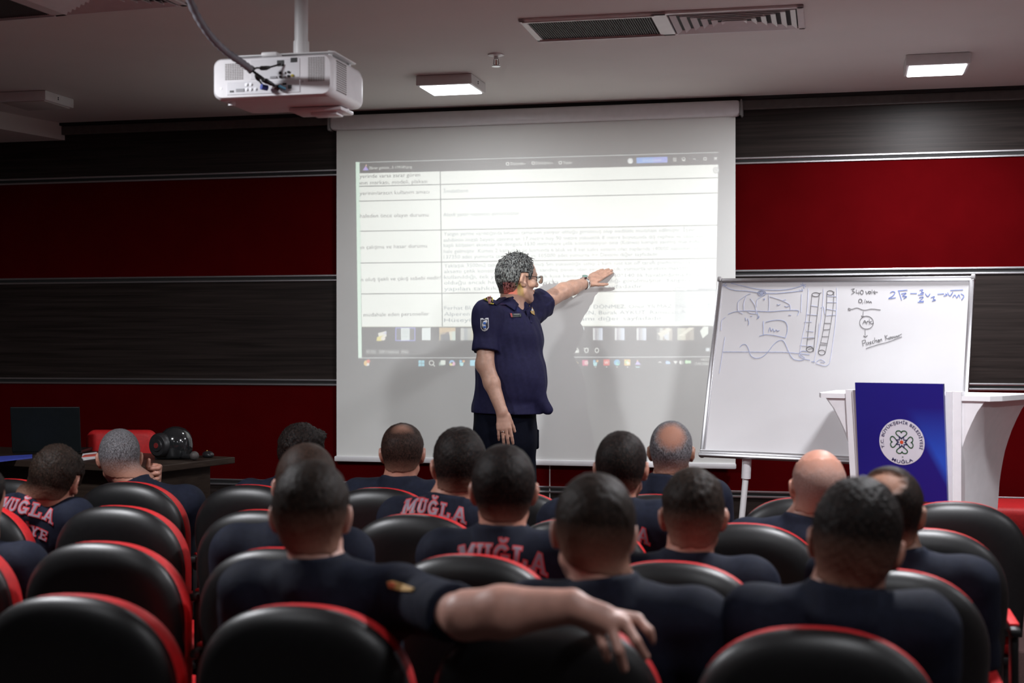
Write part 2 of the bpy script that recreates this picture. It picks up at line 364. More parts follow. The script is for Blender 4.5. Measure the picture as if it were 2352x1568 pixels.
# ------------------------------------------------------------------ materials
def wood_mat(name, c0, c1, rough=.38, sc=1.):
    m = bpy.data.materials.new(name); m.use_nodes = True; nt = m.node_tree; b = nt.nodes['Principled BSDF']
    tc = nt.nodes.new('ShaderNodeTexCoord'); mp = nt.nodes.new('ShaderNodeMapping'); mp.inputs['Scale'].default_value = (.7*sc, 5*sc, 26*sc)
    nt.links.new(tc.outputs['Object'], mp.inputs[0])
    n = nt.nodes.new('ShaderNodeTexNoise'); n.inputs['Scale'].default_value = 2.2; n.inputs['Detail'].default_value = 7; n.inputs['Distortion'].default_value = .6
    nt.links.new(mp.outputs[0], n.inputs['Vector'])
    cr = nt.nodes.new('ShaderNodeValToRGB'); cr.color_ramp.elements[0].position = .32; cr.color_ramp.elements[1].position = .68
    cr.color_ramp.elements[0].color = list(c0)+[1]; cr.color_ramp.elements[1].color = list(c1)+[1]
    nt.links.new(n.outputs['Fac'], cr.inputs[0]); nt.links.new(cr.outputs[0], b.inputs['Base Color'])
    b.inputs['Roughness'].default_value = rough; b.inputs['Specular IOR Level'].default_value = .15
    bp = nt.nodes.new('ShaderNodeBump'); bp.inputs['Strength'].default_value = .15; bp.inputs['Distance'].default_value = .002
    nt.links.new(n.outputs['Fac'], bp.inputs['Height']); nt.links.new(bp.outputs[0], b.inputs['Normal'])
    MATS[name] = m; return m
M_wood = wood_mat('wood_laminate', (.015, .011, .0097), (.034, .025, .0225), .42)
M_desk = wood_mat('desk_wood', (.020, .013, .010), (.035, .024, .018), .4)
M_red = mat('red_wall_panel', (.068, .0014, .0022), .8, spec=.0, var=.06, scale=6, bump=.05, bscale=300)
M_alu = mat('brushed_aluminium', (.62, .62, .64), .32, 1., var=.05, scale=40, stretch=(1, 20, 20))
M_gap = mat('dark_gap', (.012, .012, .012), .7)
M_ceil = mat('ceiling_paint', (.72, .69, .665), .85, var=.02, scale=2.5)
M_paint = mat('side_wall_paint', (.16, .12, .11), .8, var=.04, scale=3)
M_carpet = mat('dark_carpet', (.035, .022, .022), .95, var=.3, scale=120, bump=.4, bscale=400)
M_stage = mat('stage_carpet', (.06, .028, .026), .95, var=.25, scale=120, bump=.3, bscale=400)
M_screen = mat('screen_fabric', (.80, .805, .78), .9, var=.015, scale=3)
M_white = mat('white_plastic', (.78, .77, .79), .38, var=.03, scale=20)
M_whitemetal = mat('white_painted_metal', (.74, .74, .74), .42, var=.03, scale=20)
M_black = mat('black_plastic', (.012, .012, .013), .42, var=.2, scale=60)
M_shell = mat('chair_black_plastic', (.004, .004, .0045), .42, spec=.45, var=.25, scale=80, bump=.08, bscale=500)
M_chairred = mat('chair_red_upholstery', (.42, .012, .014), .55, var=.12, scale=90, bump=.15, bscale=350, spec=.3)
M_grille = mat('dark_mesh', (.05, .042, .04), .6, var=.3, scale=300)
M_lamp_on = mat('lit_diffuser', (.9, .9, .9), .5, emit=(.93, .95, 1., 5.))
M_lamp_on.cycles.emission_sampling = 'NONE'
M_lamp_off = mat('unlit_diffuser', (.55, .52, .50), .5, var=.03)
M_chrome = mat('chrome', (.75, .75, .76), .18, 1., var=.04)

# ------------------------------------------------------------------ room shell
YW, ZC = 8.42, 3.04
XL, XR, YB = -6.9, 4.2, -3.6
SD = np.array([.227, .974]); SD = SD/np.hypot(*SD)
TRZ = [.72, 1.357, 2.012, 2.67]
def band_wall():
    mb = MB()
    zs = [0]+TRZ+[ZC+.02]
    for i in range(5):
        mb.cur = 0 if i % 2 == 0 else 1
        mb.box((XL-.3, YW, zs[i]), (XR, YW+.12, zs[i+1]))
    return struct(mb.build('wall_front', [M_wood, M_red]), 'front wall of alternating dark wood and red panels')
band_wall()
for i, z in enumerate(TRZ):
    mb = MB(); mb.cur = 0
    mb.box((XL-.3, YW-.010, z+.008), (XR, YW, z+.021), .003); mb.box((XL-.3, YW-.010, z-.021), (XR, YW, z-.008), .003)
    mb.cur = 1; mb.box((XL-.3, YW-.003, z-.008), (XR, YW, z+.008))
    struct(mb.build('trim_%d' % (i+1), [M_alu, M_gap]), 'silver double metal strip along the front wall')
mb = MB(); mb.box((XL-.3, YW-.03, ZC-.075), (XR, YW, ZC-.018), .004); mb.cur = 1; mb.box((XL-.3, YW-.05, ZC-.018), (XR, YW, ZC))  # dark strip above the trim paints in the shadow line below the ceiling
struct(mb.build('trim_5', [mat('crown_grey', (.11, .10, .095), .5), M_gap]), 'grey strip under the ceiling')
pj = onY(1263, 1100, YW)
mb = MB(); mb.box((pj[0]-.003, YW-.004, .30), (pj[0]+.003, YW, 1.357)); struct(mb.build('trim_6', mat('pale_joint', (.55, .52, .5), .5)), 'thin pale vertical joint between wall panels')
mb = MB(); mb.box((-13, YB-.2, -.12), (XR+.2, YW+.12, 0)); struct(mb.build('floor', M_carpet), 'dark carpet floor')
mb = MB(); mb.box((-13, YB-.2, ZC), (XR+.2, YW+.12, ZC+.12)); struct(mb.build('ceiling', M_ceil), 'pale plaster ceiling')
mb = MB(); mb.box((XR, YB, 0), (XR+.15, YW, ZC)); struct(mb.build('wall_right', M_paint))
mb = MB(); mb.box((-13, YB-.15, 0), (XR, YB, ZC)); struct(mb.build('wall_back', M_paint))
def slanted(name, x0, x1, z0, z1, m, length=12.5, lab=None):
    mb = MB(); e = -SD*length
    P = [(x0, YW), (x1, YW), (x1+e[0], YW+e[1]), (x0+e[0], YW+e[1])]
    mb.add([(p[0], p[1], z0) for p in P]+[(p[0], p[1], z1) for p in P], [[3, 2, 1, 0], [4, 5, 6, 7], [0, 1, 5, 4], [1, 2, 6, 5], [2, 3, 7, 6], [3, 0, 4, 7]])
    return struct(mb.build(name, m), lab)
slanted('wall_left', XL-.2, XL, 0, ZC, M_paint)
ps = onY(149, 322, YW); 
slanted('ceiling_soffit', XL, ps[0], ps[2], ZC, M_ceil, lab='dropped ceiling box along the left side')
ZS = .30
mb = MB(); mb.box((-6.5, 6.36, 0), (XR, YW, ZS), .01); struct(mb.build('floor_stage', M_stage), 'low carpeted stage under the screen')

# ------------------------------------------------------------------ ceiling lights
def ceiling_light(x, y, on, label, k=1.):
    t = empty('ceiling_light', (x, y, ZC), label, 'ceiling light', 'square surface ceiling lights')
    mb = MB(); w = .155
    mb.box((-w, -w, -.055), (w, w, -.0005), .006); o = mb.build('housing', M_whitemetal, t, True)
    mb = MB(); q = .138; mb.box((-q, -q, -.061), (q, q, -.054), .004); d = mb.build('diffuser', M_lamp_on if on else M_lamp_off, t, True)
    d['label'] = 'glowing white diffuser' if on else 'unlit grey diffuser'
    if on:
        ld = bpy.data.lights.new('lamp_light', 'AREA'); ld.shape = 'SQUARE'; ld.size = .268; ld.energy = LAMP_W*k; ld.color = (.95, .96, 1.)
        lo = bpy.data.objects.new('lamp_light', ld); COL.objects.link(lo); lo.parent = t; lo.location = (0, 0, -.0625)
    mb = MB()
    for z in (-.022, -.032): mb.cyl((w-.001, -.02, z), (w+.003, -.02, z), .004, 8)
    mb.build('fixing_screw', M_black, t)
    return t
xs = (-4.58, -2.075, .466)
ceiling_light(-2.075, 7.48, True, 'lit square ceiling light in front of the projection screen', .13)
ceiling_light(.466, 7.50, True, 'lit square ceiling light at the right above the whiteboard', .8)
ceiling_light(-4.56, 7.42, False, 'unlit square ceiling light at the far left by the soffit')
for i, (x, y, on) in enumerate(((2.9, 7.5, 0), (-3.3, 4.0, 1.7), (.466, 4.75, 1.65), (2.9, 4.9, .5), (-2.05, 1.9, .12), (.466, 2.0, .35), (2.9, 2.0, .2), (-2.05, -1., 0), (.466, -1., 0))):  # unseen; the lit left lamp off the grid is added to lighten the screen
    ceiling_light(x, y, bool(on), 'unseen square ceiling light over the seats, outside the picture', on)

# ------------------------------------------------------------------ ceiling vents
def ceiling_vent(cx, cy, rz, label):
    t = empty('ceiling_vent', (cx, cy, ZC), label, 'ceiling vent', 'ceiling air vents', rz)
    W, D = .62, .22
    mb = MB()
    for lo, hi in (((-W, -D, -.012), (W, -D+.028, 0)), ((-W, D-.028, -.012), (W, D, 0)), ((-W, -D, -.012), (-W+.03, D, 0)), ((W-.03, -D, -.012), (W, D, 0)), ((-.035, -D, -.012), (.035, D, 0))):
        mb.box(lo, hi, .003)
    mb.box((-W+.015, -D+.014, -.018), (-.02, -D+.026, -.004)); mb.box((-W+.015, D-.026, -.018), (-.02, D-.014, -.004))
    mb.build('frame', M_whitemetal, t)
    mb = MB(); mb.box((-W+.02, -D+.02, -.004), (-.03, D-.02, -.001))
    for k in range(52): 
        x = -W+.035+k*.0105; mb.box((x, -D+.025, -.009), (x+.004, D-.025, -.003))
    for k in range(18):
        y = -D+.03+k*.022; mb.box((-W+.03, y, -.008), (-.035, y+.003, -.003))
    mb.build('filter_grille', M_grille, t)
    mb = MB(); mb.box((.03, -D+.02, -.002), (W-.02, D-.02, -.0005)); mb.build('backing', mat('vent_dark', (.02, .018, .018), .8), t)
    mb = MB()
    for k in range(6):
        a, b = .045+k*.043, D-.03-k*.032; x1 = W-.035-k*.043
        if b < .01: break
        # tilted blades: outer edge low, inner edge high
        for (p, q, n) in (((a, -b), (x1, -b), (0, 1)), ((x1, -b), (x1, b), (-1, 0)), ((x1, b), (a, b), (0, -1)), ((a, b), (a, -b), (1, 0))):
            o1 = .024
            v = [(p[0], p[1], -.016), (q[0], q[1], -.016), (q[0]+n[0]*o1, q[1]+n[1]*o1, -.003), (p[0]+n[0]*o1, p[1]+n[1]*o1, -.003)]
            v += [(c[0], c[1], c[2]+.003) for c in v]
            mb.add(v, [[0, 1, 2, 3], [7, 6, 5, 4], [0, 4, 5, 1], [1, 5, 6, 2], [2, 6, 7, 3], [3, 7, 4, 0]])
    mb.build('louvre', M_whitemetal, t)
    return t
ceiling_vent(-.78, 6.37, R(.5), 'long ceiling vent above the stage, half dark filter and half louvres')
ceiling_vent(-3.33, 5.38, R(-4), 'ceiling vent cut by the top left corner of the picture')

# sprinkler
t = empty('sprinkler_head', (-1.677, 6.88, ZC), 'small metal sprinkler head on the ceiling beside the lit lamp', 'sprinkler')
MB().lathe([(.004, 0), (.042, 0), (.040, -.006), (.016, -.012), (.0, -.012)]).build('escutcheon', M_whitemetal, t, True)
mb = MB(); mb.cyl((0, 0, -.01), (0, 0, -.026), .011); mb.cyl((-.010, 0, -.024), (-.013, 0, -.05), .003, 8); mb.cyl((.010, 0, -.024), (.013, 0, -.05), .003, 8); mb.cyl((-.013, 0, -.05), (0, 0, -.058), .003, 8); mb.cyl((.013, 0, -.05), (0, 0, -.058), .003, 8); mb.build('sprinkler_body', M_alu, t, True)
MB().cyl((0, 0, -.026), (0, 0, -.055), .0028, 8).build('glass_bulb', mat('sprinkler_bulb', (.5, .05, .03), .2), t, True)
MB().lathe([(.001, -.0585), (.022, -.0585), (.022, -.061), (.001, -.061)]).build('deflector', M_alu, t, True)

# ------------------------------------------------------------------ projection screen
sl, sr = -3.065, -.605
t = empty('projection_screen', ((sl+sr)/2, YS, 2.98), 'white pull-down projection screen showing a document table', 'projection screen')
cx = (sl+sr)/2
def rel(p, c): return tuple(np.array(p, float)-np.array(c, float))
c0 = (cx, YS, 2.98)
mb = MB(); mb.box(rel((sl-.03, YS-.055, 2.925), c0), rel((sr+.03, YS+.035, 3.015), c0), .022, 3); mb.build('roller_case', M_white, t, True)
mb = MB()
for x0, x1 in ((sl-.045, sl-.028), (sr+.028, sr+.045)):
    mb = MB(); mb.box(rel((x0, YS-.058, 2.92), c0), rel((x1, YS+.037, 3.018), c0), .012); mb.build('end_cap', mat('grey_plastic', (.25, .25, .25), .5), t, True)
v = []; f = []; nx_, nz_ = 30, 24
for side in (0, 1):
    for j in range(nz_+1):
        for i in range(nx_+1):
            x = sl+(sr-sl)*i/nx_; z = .90+(2.95-.90)*j/nz_
            v.append(rel((x, YS+side*.002-.0016*math.sin(i*.45+j*.07), z), c0))
N1 = (nx_+1)*(nz_+1)
for j in range(nz_):
    for i in range(nx_):
        a = j*(nx_+1)+i; q = [a, a+1, a+nx_+2, a+nx_+1]; f.append(q); f.append([k+N1 for k in q][::-1])
mesh_obj('screen_fabric', v, f, M_screen, t)
mb = MB(); mb.box(rel((sl-.012, YS-.014, .868), c0), rel((sr+.004, YS+.012, .902), c0), .008); mb.build('bottom_bar', M_white, t, True)

# ------------------------------------------------------------------ whiteboard on its stand
bw, bh = 1.315, .965
wb_o = np.array([-.037, 7.42, 1.60+(1.484-1.60)*1.06]); yaw, rec, rol = R(-12.5), R(17.4), R(-.64)
u0 = np.array([math.cos(yaw), math.sin(yaw), 0]); n0 = np.array([-math.sin(yaw), math.cos(yaw), 0]); z0 = np.array([0, 0, 1.])
up0 = z0*math.cos(rec)+n0*math.sin(rec); nn0 = n0*math.cos(rec)-z0*math.sin(rec)
bu = u0*math.cos(rol)+up0*math.sin(rol); bv = up0*math.cos(rol)-u0*math.sin(rol); bn = np.cross(bv, bu)*-1
bn = np.cross(bu, bv)                       # points to the audience
if bn[1] > 0: bn = -bn
wb_o = np.array([-.037, 7.42, 1.60-.116*1.06])
MW = Matrix([[bu[0], -bn[0], bv[0], wb_o[0]], [bu[1], -bn[1], bv[1], wb_o[1]], [bu[2], -bn[2], bv[2], wb_o[2]], [0, 0, 0, 1]])
wb = empty('whiteboard', (0, 0, 0), 'white marker board with silver frame covered in faint drawings', 'whiteboard'); wb.matrix_world = MW
mb = MB(); mb.box((-bw/2, -.003, -bh/2), (bw/2, .012, bh/2)); mb.build('board_surface', mat('whiteboard_enamel', (.66, .65, .66), .30, var=.02, scale=4), wb)
mb = MB(); e = .022
mb.box((-bw/2-.004, -.012, bh/2-e), (bw/2+.004, .018, bh/2+.004), .004); mb.box((-bw/2-.004, -.012, -bh/2+e-.022), (-bw/2+e, .018, bh/2), .004); mb.box((bw/2-e, -.012, -bh/2), (bw/2+.004, .018, bh/2), .004)
mb.box((-bw/2-.004, -.014, -bh/2-.004), (bw/2+.004, .018, -bh/2+.026), .005)
mb.build('frame', M_alu, wb, True)
mb = MB()
mb.box((-bw/2, -.040, -bh/2-.014), (bw/2, .0, -bh/2-.004), .003); mb.box((-bw/2, -.042, -bh/2-.014), (bw/2, -.038, -bh/2+.004), .002)
mb.build('pen_ledge', M_alu, wb, True)
for x in (-bw/2, bw/2):
    for z in (-bh/2, bh/2):
        mb = MB(); mb.box((x-.014 if x > 0 else x-.008, -.016, z-.014), (x+.008 if x > 0 else x+.014, .02, z+.014), .006); mb.build('corner_cap', mat('corner_grey', (.35, .34, .34), .5), wb, True)
# marker strokes (photo pixels -> board plane)
MWi = MW.inverted()
def board_pt(x, y):
    p = onP(x, y, wb_o, bn); return MWi @ Vector(p)
def strokes(name, lines, w, m):
    mb = MB()
    for ln in lines:
        P = [board_pt(x, y) for x, y in ln]
        # smooth the polyline a little (Catmull-Rom)
        Q = []
        if len(P) > 2:
            for i in range(len(P)-1):
                p0, p1, p2, p3 = P[max(0, i-1)], P[i], P[i+1], P[min(len(P)-1, i+2)]
                for k in range(4):
                    s = k/4; Q.append(.5*((2*p1)+(p2-p0)*s+(2*p0-5*p1+4*p2-p3)*s*s+(3*p1-p0-3*p2+p3)*s**3))
            Q.append(P[-1])
        else: Q = P
        for i in range(len(Q)-1):
            d = Q[i+1]-Q[i]
            if d.length < 1e-6: continue
            d = d.normalized()*(w*.3); a = Q[i]-d; b = Q[i+1]+d; n = Vector((-d.z, 0, d.x)).normalized()*w/2
            y0, y1 = -.0032, -.0044
            v = [a-n, b-n, b+n, a+n]; v = [Vector((q.x, y1, q.z)) for q in v]+[Vector((q.x, y0, q.z)) for q in v]
            mb.add(v, [[0, 1, 2, 3], [0, 4, 5, 1], [1, 5, 6, 2], [2, 6, 7, 3], [3, 7, 4, 0]])
    return mb.build(name, m, wb)
def wz(pts): return [(1640+x/3.92, 620+y/3.92) for x, y in pts]        # coordinates read off a 3.92x enlargement
def circ(cx, cy, rx, ry, n=14, a0=0., a1=6.4): return [(cx+rx*math.cos(a0+(a1-a0)*k/n), cy+ry*math.sin(a0+(a1-a0)*k/n)) for k in range(n+1)]
M_blue = mat('faint_blue_marker', (.42, .47, .66), .6, var=.15, scale=60)
M_blue2 = mat('blue_marker', (.20, .27, .62), .6, var=.2, scale=60)
M_pale = mat('pale_blue_marker', (.56, .59, .74), .6, var=.1, scale=60)
M_ink = mat('grey_black_marker', (.24, .235, .24), .6, var=.25, scale=60)
blue = [wz(p) for p in (
    [(85, 135), (130, 165), (200, 185), (300, 190), (400, 205), (520, 212), (640, 205), (780, 190)], [(155, 122), (260, 145), (380, 170), (520, 182), (640, 178), (740, 160), (830, 130)],
    circ(432, 210, 36, 24), circ(430, 208, 20, 14), [(432, 195), (432, 228)], [(415, 210), (450, 210)], [(130, 398), (200, 375), (320, 368), (500, 375), (640, 365), (760, 366), (752, 410)],
    [(80, 140), (110, 120)], [(90, 150), (120, 135)], [(780, 130), (830, 150)], [(800, 120), (815, 165)], [(770, 180), (800, 190), (795, 170)],
    [(390, 380), (400, 420), (390, 438), (405, 430), (408, 415)], [(330, 415), (345, 415)], [(305, 440), (315, 470), (312, 495)], [(285, 430), (290, 455)], [(675, 405), (695, 408)],
    [(570, 310), (580, 318), (597, 312)], [(640, 325), (655, 333), (680, 325)], [(625, 275), (648, 268)], [(450, 258), (456, 270), (460, 256)],
    [(470, 470), (530, 455), (600, 452), (645, 470), (662, 510), (660, 560), (645, 610)], [(412, 595), (470, 582), (560, 592), (645, 612)], [(445, 462), (447, 590)],
    [(495, 555), (505, 520), (520, 550), (532, 530), (545, 556), (560, 540), (575, 552), (590, 545)], [(235, 695), (260, 672), (290, 675), (312, 710), (325, 755), (350, 785), (390, 795), (440, 780), (490, 735), (540, 670), (590, 635), (625, 640), (650, 680), (680, 750), (715, 800), (770, 815), (810, 808)],
    [(80, 738), (250, 738), (450, 740), (650, 742), (860, 762)], [(770, 745), (800, 730), (840, 735)], [(765, 770), (800, 795), (865, 812)], [(775, 760), (820, 790)], [(880, 825), (905, 830), (900, 820)])]
strokes('marker_drawing', blue, .0030, M_blue)
pale = [wz(p) for p in (
    [(215, 300), (235, 270), (300, 225), (330, 215)], [(270, 365), (270, 300), (290, 240)], [(385, 330), (390, 270), (430, 240)], [(495, 225), (498, 300), (495, 370)], [(330, 260), (370, 320), (385, 400)], [(505, 240), (600, 270), (680, 310), (690, 360)], [(215, 300), (220, 370), (260, 395)], [(300, 370), (330, 390), (380, 395)],
    [(850, 170), (845, 300), (830, 450), (795, 620), (770, 770)], [(985, 175), (985, 260), (960, 500), (905, 820)], [(1105, 165), (1108, 300), (1090, 520), (1050, 800), (1025, 855), (985, 862), (920, 840)], [(100, 605), (80, 740), (50, 930)], [(65, 545), (70, 460), (105, 425)], [(790, 220), (785, 380)],
    [(815, 470), (880, 468)], [(835, 550), (895, 555)], [(800, 610), (900, 605)], [(775, 680), (890, 685)], [(830, 400), (935, 408)], [(870, 320), (940, 330)], [(1020, 235), (1100, 240)], [(1020, 290), (1100, 292)], [(1010, 350), (1100, 365)], [(1015, 410), (1100, 405)], [(965, 340), (990, 335), (1000, 400)], [(950, 480), (940, 600)], [(920, 830), (960, 805), (1000, 830), (960, 830)])]
strokes('pale_marker_drawing', pale, .0030, M_pale)
blue2 = [wz(p) for p in ([(1590, 205), (1610, 195), (1630, 205), (1610, 235), (1575, 258), (1635, 250)], [(1665, 190), (1690, 270)], [(1660, 188), (1740, 182)], [(1690, 215), (1730, 210), (1700, 235), (1735, 240), (1710, 258)], [(1770, 212), (1825, 212)], [(1855, 185), (1880, 180), (1870, 200), (1888, 205), (1858, 215)], [(1840, 225), (1885, 222)], [(1850, 250), (1885, 245), (1850, 285), (1888, 280)], [(1838, 290), (1886, 290)],
    [(1905, 215), (1925, 240), (1945, 215)], [(1955, 250), (1985, 240), (1975, 262), (1995, 272), (1965, 280)], [(2015, 218), (2070, 215)], [(2070, 235), (2100, 225), (2085, 215)], [(2105, 205), (2125, 235), (2150, 200)], [(2130, 185), (2240, 180)], [(2150, 245), (2170, 225), (2185, 250), (2205, 225), (2215, 250)], [(2225, 215), (2250, 235), (2230, 270)])]
strokes('blue_formula', blue2, .0036, M_blue2)
ink = [wz(p) for p in (circ(918, 222, 34, 18), [(948, 212), (968, 206)], circ(1048, 207, 30, 20), [(1082, 195), (1084, 205)], circ(866, 716, 32, 23), circ(972, 744, 30, 22), [(840, 700), (868, 690), (895, 720), (880, 738)], [(850, 715), (890, 705)],
    [(884, 230), (872, 350), (850, 560), (834, 712)], [(950, 235), (938, 350), (918, 520), (908, 640), (898, 735)], [(1018, 215), (1015, 330), (1000, 450), (975, 600), (940, 740)], [(1082, 200), (1076, 330), (1055, 480), (1025, 650), (1003, 750)],
    [(840, 625), (905, 615)], [(960, 655), (1020, 662)], [(955, 675), (1015, 675)], [(990, 540), (1040, 535)], [(975, 600), (1030, 600)], [(1000, 480), (1048, 480)],
    [(1238, 175), (1265, 170), (1248, 190), (1268, 200), (1240, 218)], [(1285, 180), (1283, 205), (1312, 206)], [(1308, 190), (1306, 220)], circ(1333, 201, 13, 18), [(1368, 192), (1380, 215), (1392, 192)], circ(1404, 204, 10, 10), [(1425, 180), (1424, 213)], [(1445, 185), (1442, 210), (1455, 213)], [(1434, 197), (1475, 200)],
    circ(1319, 279, 15, 16), [(1342, 292), (1338, 302)], [(1362, 266), (1359, 296)], [(1372, 296), (1376, 280), (1386, 292), (1394, 280), (1402, 296), (1412, 284), (1420, 298)],
    [(1230, 365), (1210, 358), (1215, 345), (1240, 355), (1290, 342), (1350, 362), (1420, 352), (1500, 360)], [(1346, 375), (1340, 425), (1330, 412)], [(1340, 428), (1352, 415)], circ(1375, 474, 62, 58), [(1340, 488), (1358, 455), (1370, 480)], [(1345, 473), (1372, 470)], [(1378, 485), (1380, 465), (1392, 462)], [(1400, 445), (1400, 488)], [(1420, 462), (1402, 472), (1424, 486), (1436, 478)],
    [(1362, 530), (1362, 600)], [(1348, 592), (1364, 606), (1382, 590)],
    [(1335, 640), (1345, 685)], [(1335, 640), (1362, 630), (1365, 652), (1342, 662)], [(1380, 652), (1370, 668), (1385, 672), (1392, 650), (1395, 668)], [(1415, 645), (1403, 655), (1416, 662), (1405, 668)], [(1435, 636), (1425, 655), (1440, 660)], [(1448, 610), (1450, 656)], [(1450, 645), (1464, 632), (1468, 652)], [(1475, 645), (1488, 632), (1478, 630), (1480, 650), (1492, 645)], [(1492, 628), (1497, 644)], [(1496, 634), (1508, 622), (1512, 640)],
    [(1540, 588), (1548, 632)], [(1560, 588), (1546, 608), (1572, 622)], [(1582, 605), (1574, 618), (1586, 622), (1592, 602), (1596, 616)], [(1600, 602), (1606, 618), (1612, 600), (1620, 612)], [(1625, 596), (1630, 612), (1640, 594), (1644, 608)], [(1650, 592), (1654, 606), (1664, 588), (1668, 602)], [(1672, 586), (1690, 576)],
    [(1370, 708), (1470, 675), (1580, 645), (1690, 602)])]
strokes('black_marker_writing', ink, .0030, M_ink)
# stand
ledge = MW @ Vector((-bw/2+.24, .03, -bh/2)); 
for k, x in enumerate((-bw/2+.24, bw/2-.24)):
    a = MW @ Vector((x, .035, -bh/2+.10)); top = MW @ Vector((x, .035, bh/2-.12)); knee = MW @ Vector((x, .035, -bh/2-.03))
    foot = Vector(knee)+Vector((-.06, .02, -(knee.z-ZS-.05)))
    mb = MB(); mb.tube([MWi @ top, MWi @ a, MWi @ knee, MWi @ foot], .016, 12); mb.build('leg', M_whitemetal, wb, True)
    mb = MB(); mb.tube([MWi @ (knee+Vector((0, 0, .03))), MWi @ (knee+Vector((-.005, 0, -.075)))], .024, 12); mb.build('leg_joint', M_white, wb, True)
    mb = MB(); mb.tube([MWi @ (foot+Vector((-.02, -.26, -.03))), MWi @ (foot+Vector((0, 0, 0))), MWi @ (foot+Vector((.02, .26, -.03)))], .016, 10)
    mb.ball(MWi @ (foot+Vector((-.02, -.27, -.028))), .022, 10); mb.ball(MWi @ (foot+Vector((.02, .27, -.028))), .022, 10); mb.build('stand_foot', M_whitemetal, wb, True)
# ------------------------------------------------------------------ lofted rings
def loft(rings, caps=True):
    n = len(rings[0]); v = [p for r in rings for p in r]; f = []
    for i in range(len(rings)-1):
        for k in range(n): f.append([i*n+k, i*n+(k+1) % n, (i+1)*n+(k+1) % n, (i+1)*n+k])
    if caps:
        for base, rev in ((0, True), ((len(rings)-1)*n, False)):
            c = np.mean([v[base+k] for k in range(n)], 0); v.append(tuple(c)); ci = len(v)-1
            for k in range(n):
                a, b = base+k, base+(k+1) % n; f.append([b, a, ci] if rev else [a, b, ci])
    return v, f
def rrect(hw, hh, r, n=6, cx=0, cz=0):
    P = []
    for sx, sz, a0 in ((1, 1, 0), (-1, 1, 90), (-1, -1, 180), (1, -1, 270)):
        for k in range(n+1):
            a = R(a0+90*k/n); P.append((cx+sx*(hw-r)+r*math.cos(a), cz+sz*(hh-r)+r*math.sin(a)))
    return P

# ------------------------------------------------------------------ ceiling projector
PW, PH, PDp = .245, .080, .385
pc = at(624, 176, 5.42)
prj = empty('projector', tuple(pc), 'white projector hanging from a pole, its connector side to the seats', 'projector')
def ring(y, ins, dz=0.): return [(x, y, z+dz) for x, z in rrect(PW-ins, PH-ins*.8, .032)]
v, f = loft([ring(.0, .016), ring(.0, .010), ring(.012, .002), ring(.035, 0), ring(.33, .0), ring(.37, .008), ring(PDp, .03)])
o = mesh_obj('housing', v, f, M_white, prj); smooth_by_angle(o, 35)
K = 5.42/3267*1.05
def pp(x, y): return ((x-624)*K, (176-y)*K*.97)          # photo px on the rear face -> local x,z
mb = MB(); x0, z1 = pp(574, 137); x1, z0_ = pp(690, 181); mb.box((x0, -.002, z0_), (x1, .004, z1), .002)
x0, z1 = pp(519, 185); x1, z0_ = pp(690, 214); mb.box((x0, -.003, z0_), (x1, .004, z1), .002); mb.build('connector_panel', mat('port_plate', (.70, .70, .73), .45, var=.02), prj)
def slits(x0, y0, x1, y1, nx, ny, name='vent_grille'):
    mb = MB(); a, zt = pp(x0, y0); b, zb = pp(x1, y1)
    for i in range(nx):
        for j in range(ny):
            xa = a+(b-a)*(i+.12)/nx; xb = a+(b-a)*(i+.88)/nx; za = zb+(zt-zb)*(j+.28)/ny; zc = zb+(zt-zb)*(j+.78)/ny
            mb.box((xa, -.0012, za), (xb, .002, zc))
    return mb.build(name, mat('vent_slots', (.16, .13, .12), .7), prj)
slits(514, 142, 558, 180, 8, 10); slits(708, 136, 747, 191, 7, 15)
mb = MB()
for i in range(6):
    for j in range(14):
        y = .045+i*.019; z = -.055+j*.0085; mb.box((PW-.002, y, z), (PW+.0012, y+.013, z+.0045))
mb.build('vent_grille', mat('vent_slots', (.16, .13, .12), .7), prj)
for (x, y, w, h) in ((645, 147, 16, 13), (676, 141, 15, 10)):
    mb = MB(); a, z = pp(x, y); mb.box((a-w*K/2, -.004, z-h*K/2), (a+w*K/2, .004, z+h*K/2), .001); mb.build('power_socket', M_black, prj)
def rnd_port(x, y, r, m, name='round_socket'):
    a, z = pp(x, y); mb = MB(); mb.cyl((a, .004, z), (a, -.006, z), r*K, 12); mb.cyl((a, -.006, z), (a, -.0075, z), r*K*.55, 10); return mb.build(name, m, prj, True)
for x, y, c in ((645, 169, 0), (654, 169, 1), (664, 168, 0), (645, 178, 0), (654, 178, 1), (664, 177, 0), (673, 176, 2)):
    rnd_port(x, y, 3, [M_black, M_alu, mat('yellow_plastic', (.55, .45, .05), .4)][c])
for x, y in ((566, 192), (576, 192), (566, 203), (576, 203), (587, 203)): rnd_port(x, y, 3.6, M_alu)
mb = MB()
for (x, y, w, h) in ((629, 178, 16, 5), (551, 204, 20, 7)):
    a, z = pp(x, y); mb.box((a-w*K/2, -.005, z-h*K/2), (a+w*K/2, .004, z+h*K/2), .001)
mb.build('serial_port', mat('grey_port', (.3, .3, .32), .4), prj)
for (x, y, w, h) in ((531, 206, 9, 4), (667, 201, 8, 8), (655, 194, 9, 4)):
    mb = MB(); a, z = pp(x, y); mb.box((a-w*K/2, -.0045, z-h*K/2), (a+w*K/2, .004, z+h*K/2)); mb.build('data_port', M_black, prj)
mb = MB(); 
for x, y in ((505, 198), (697, 190)): a, z = pp(x, y); mb.cyl((a, .004, z), (a, -.002, z), .003, 8)
mb.build('screw', M_alu, prj)
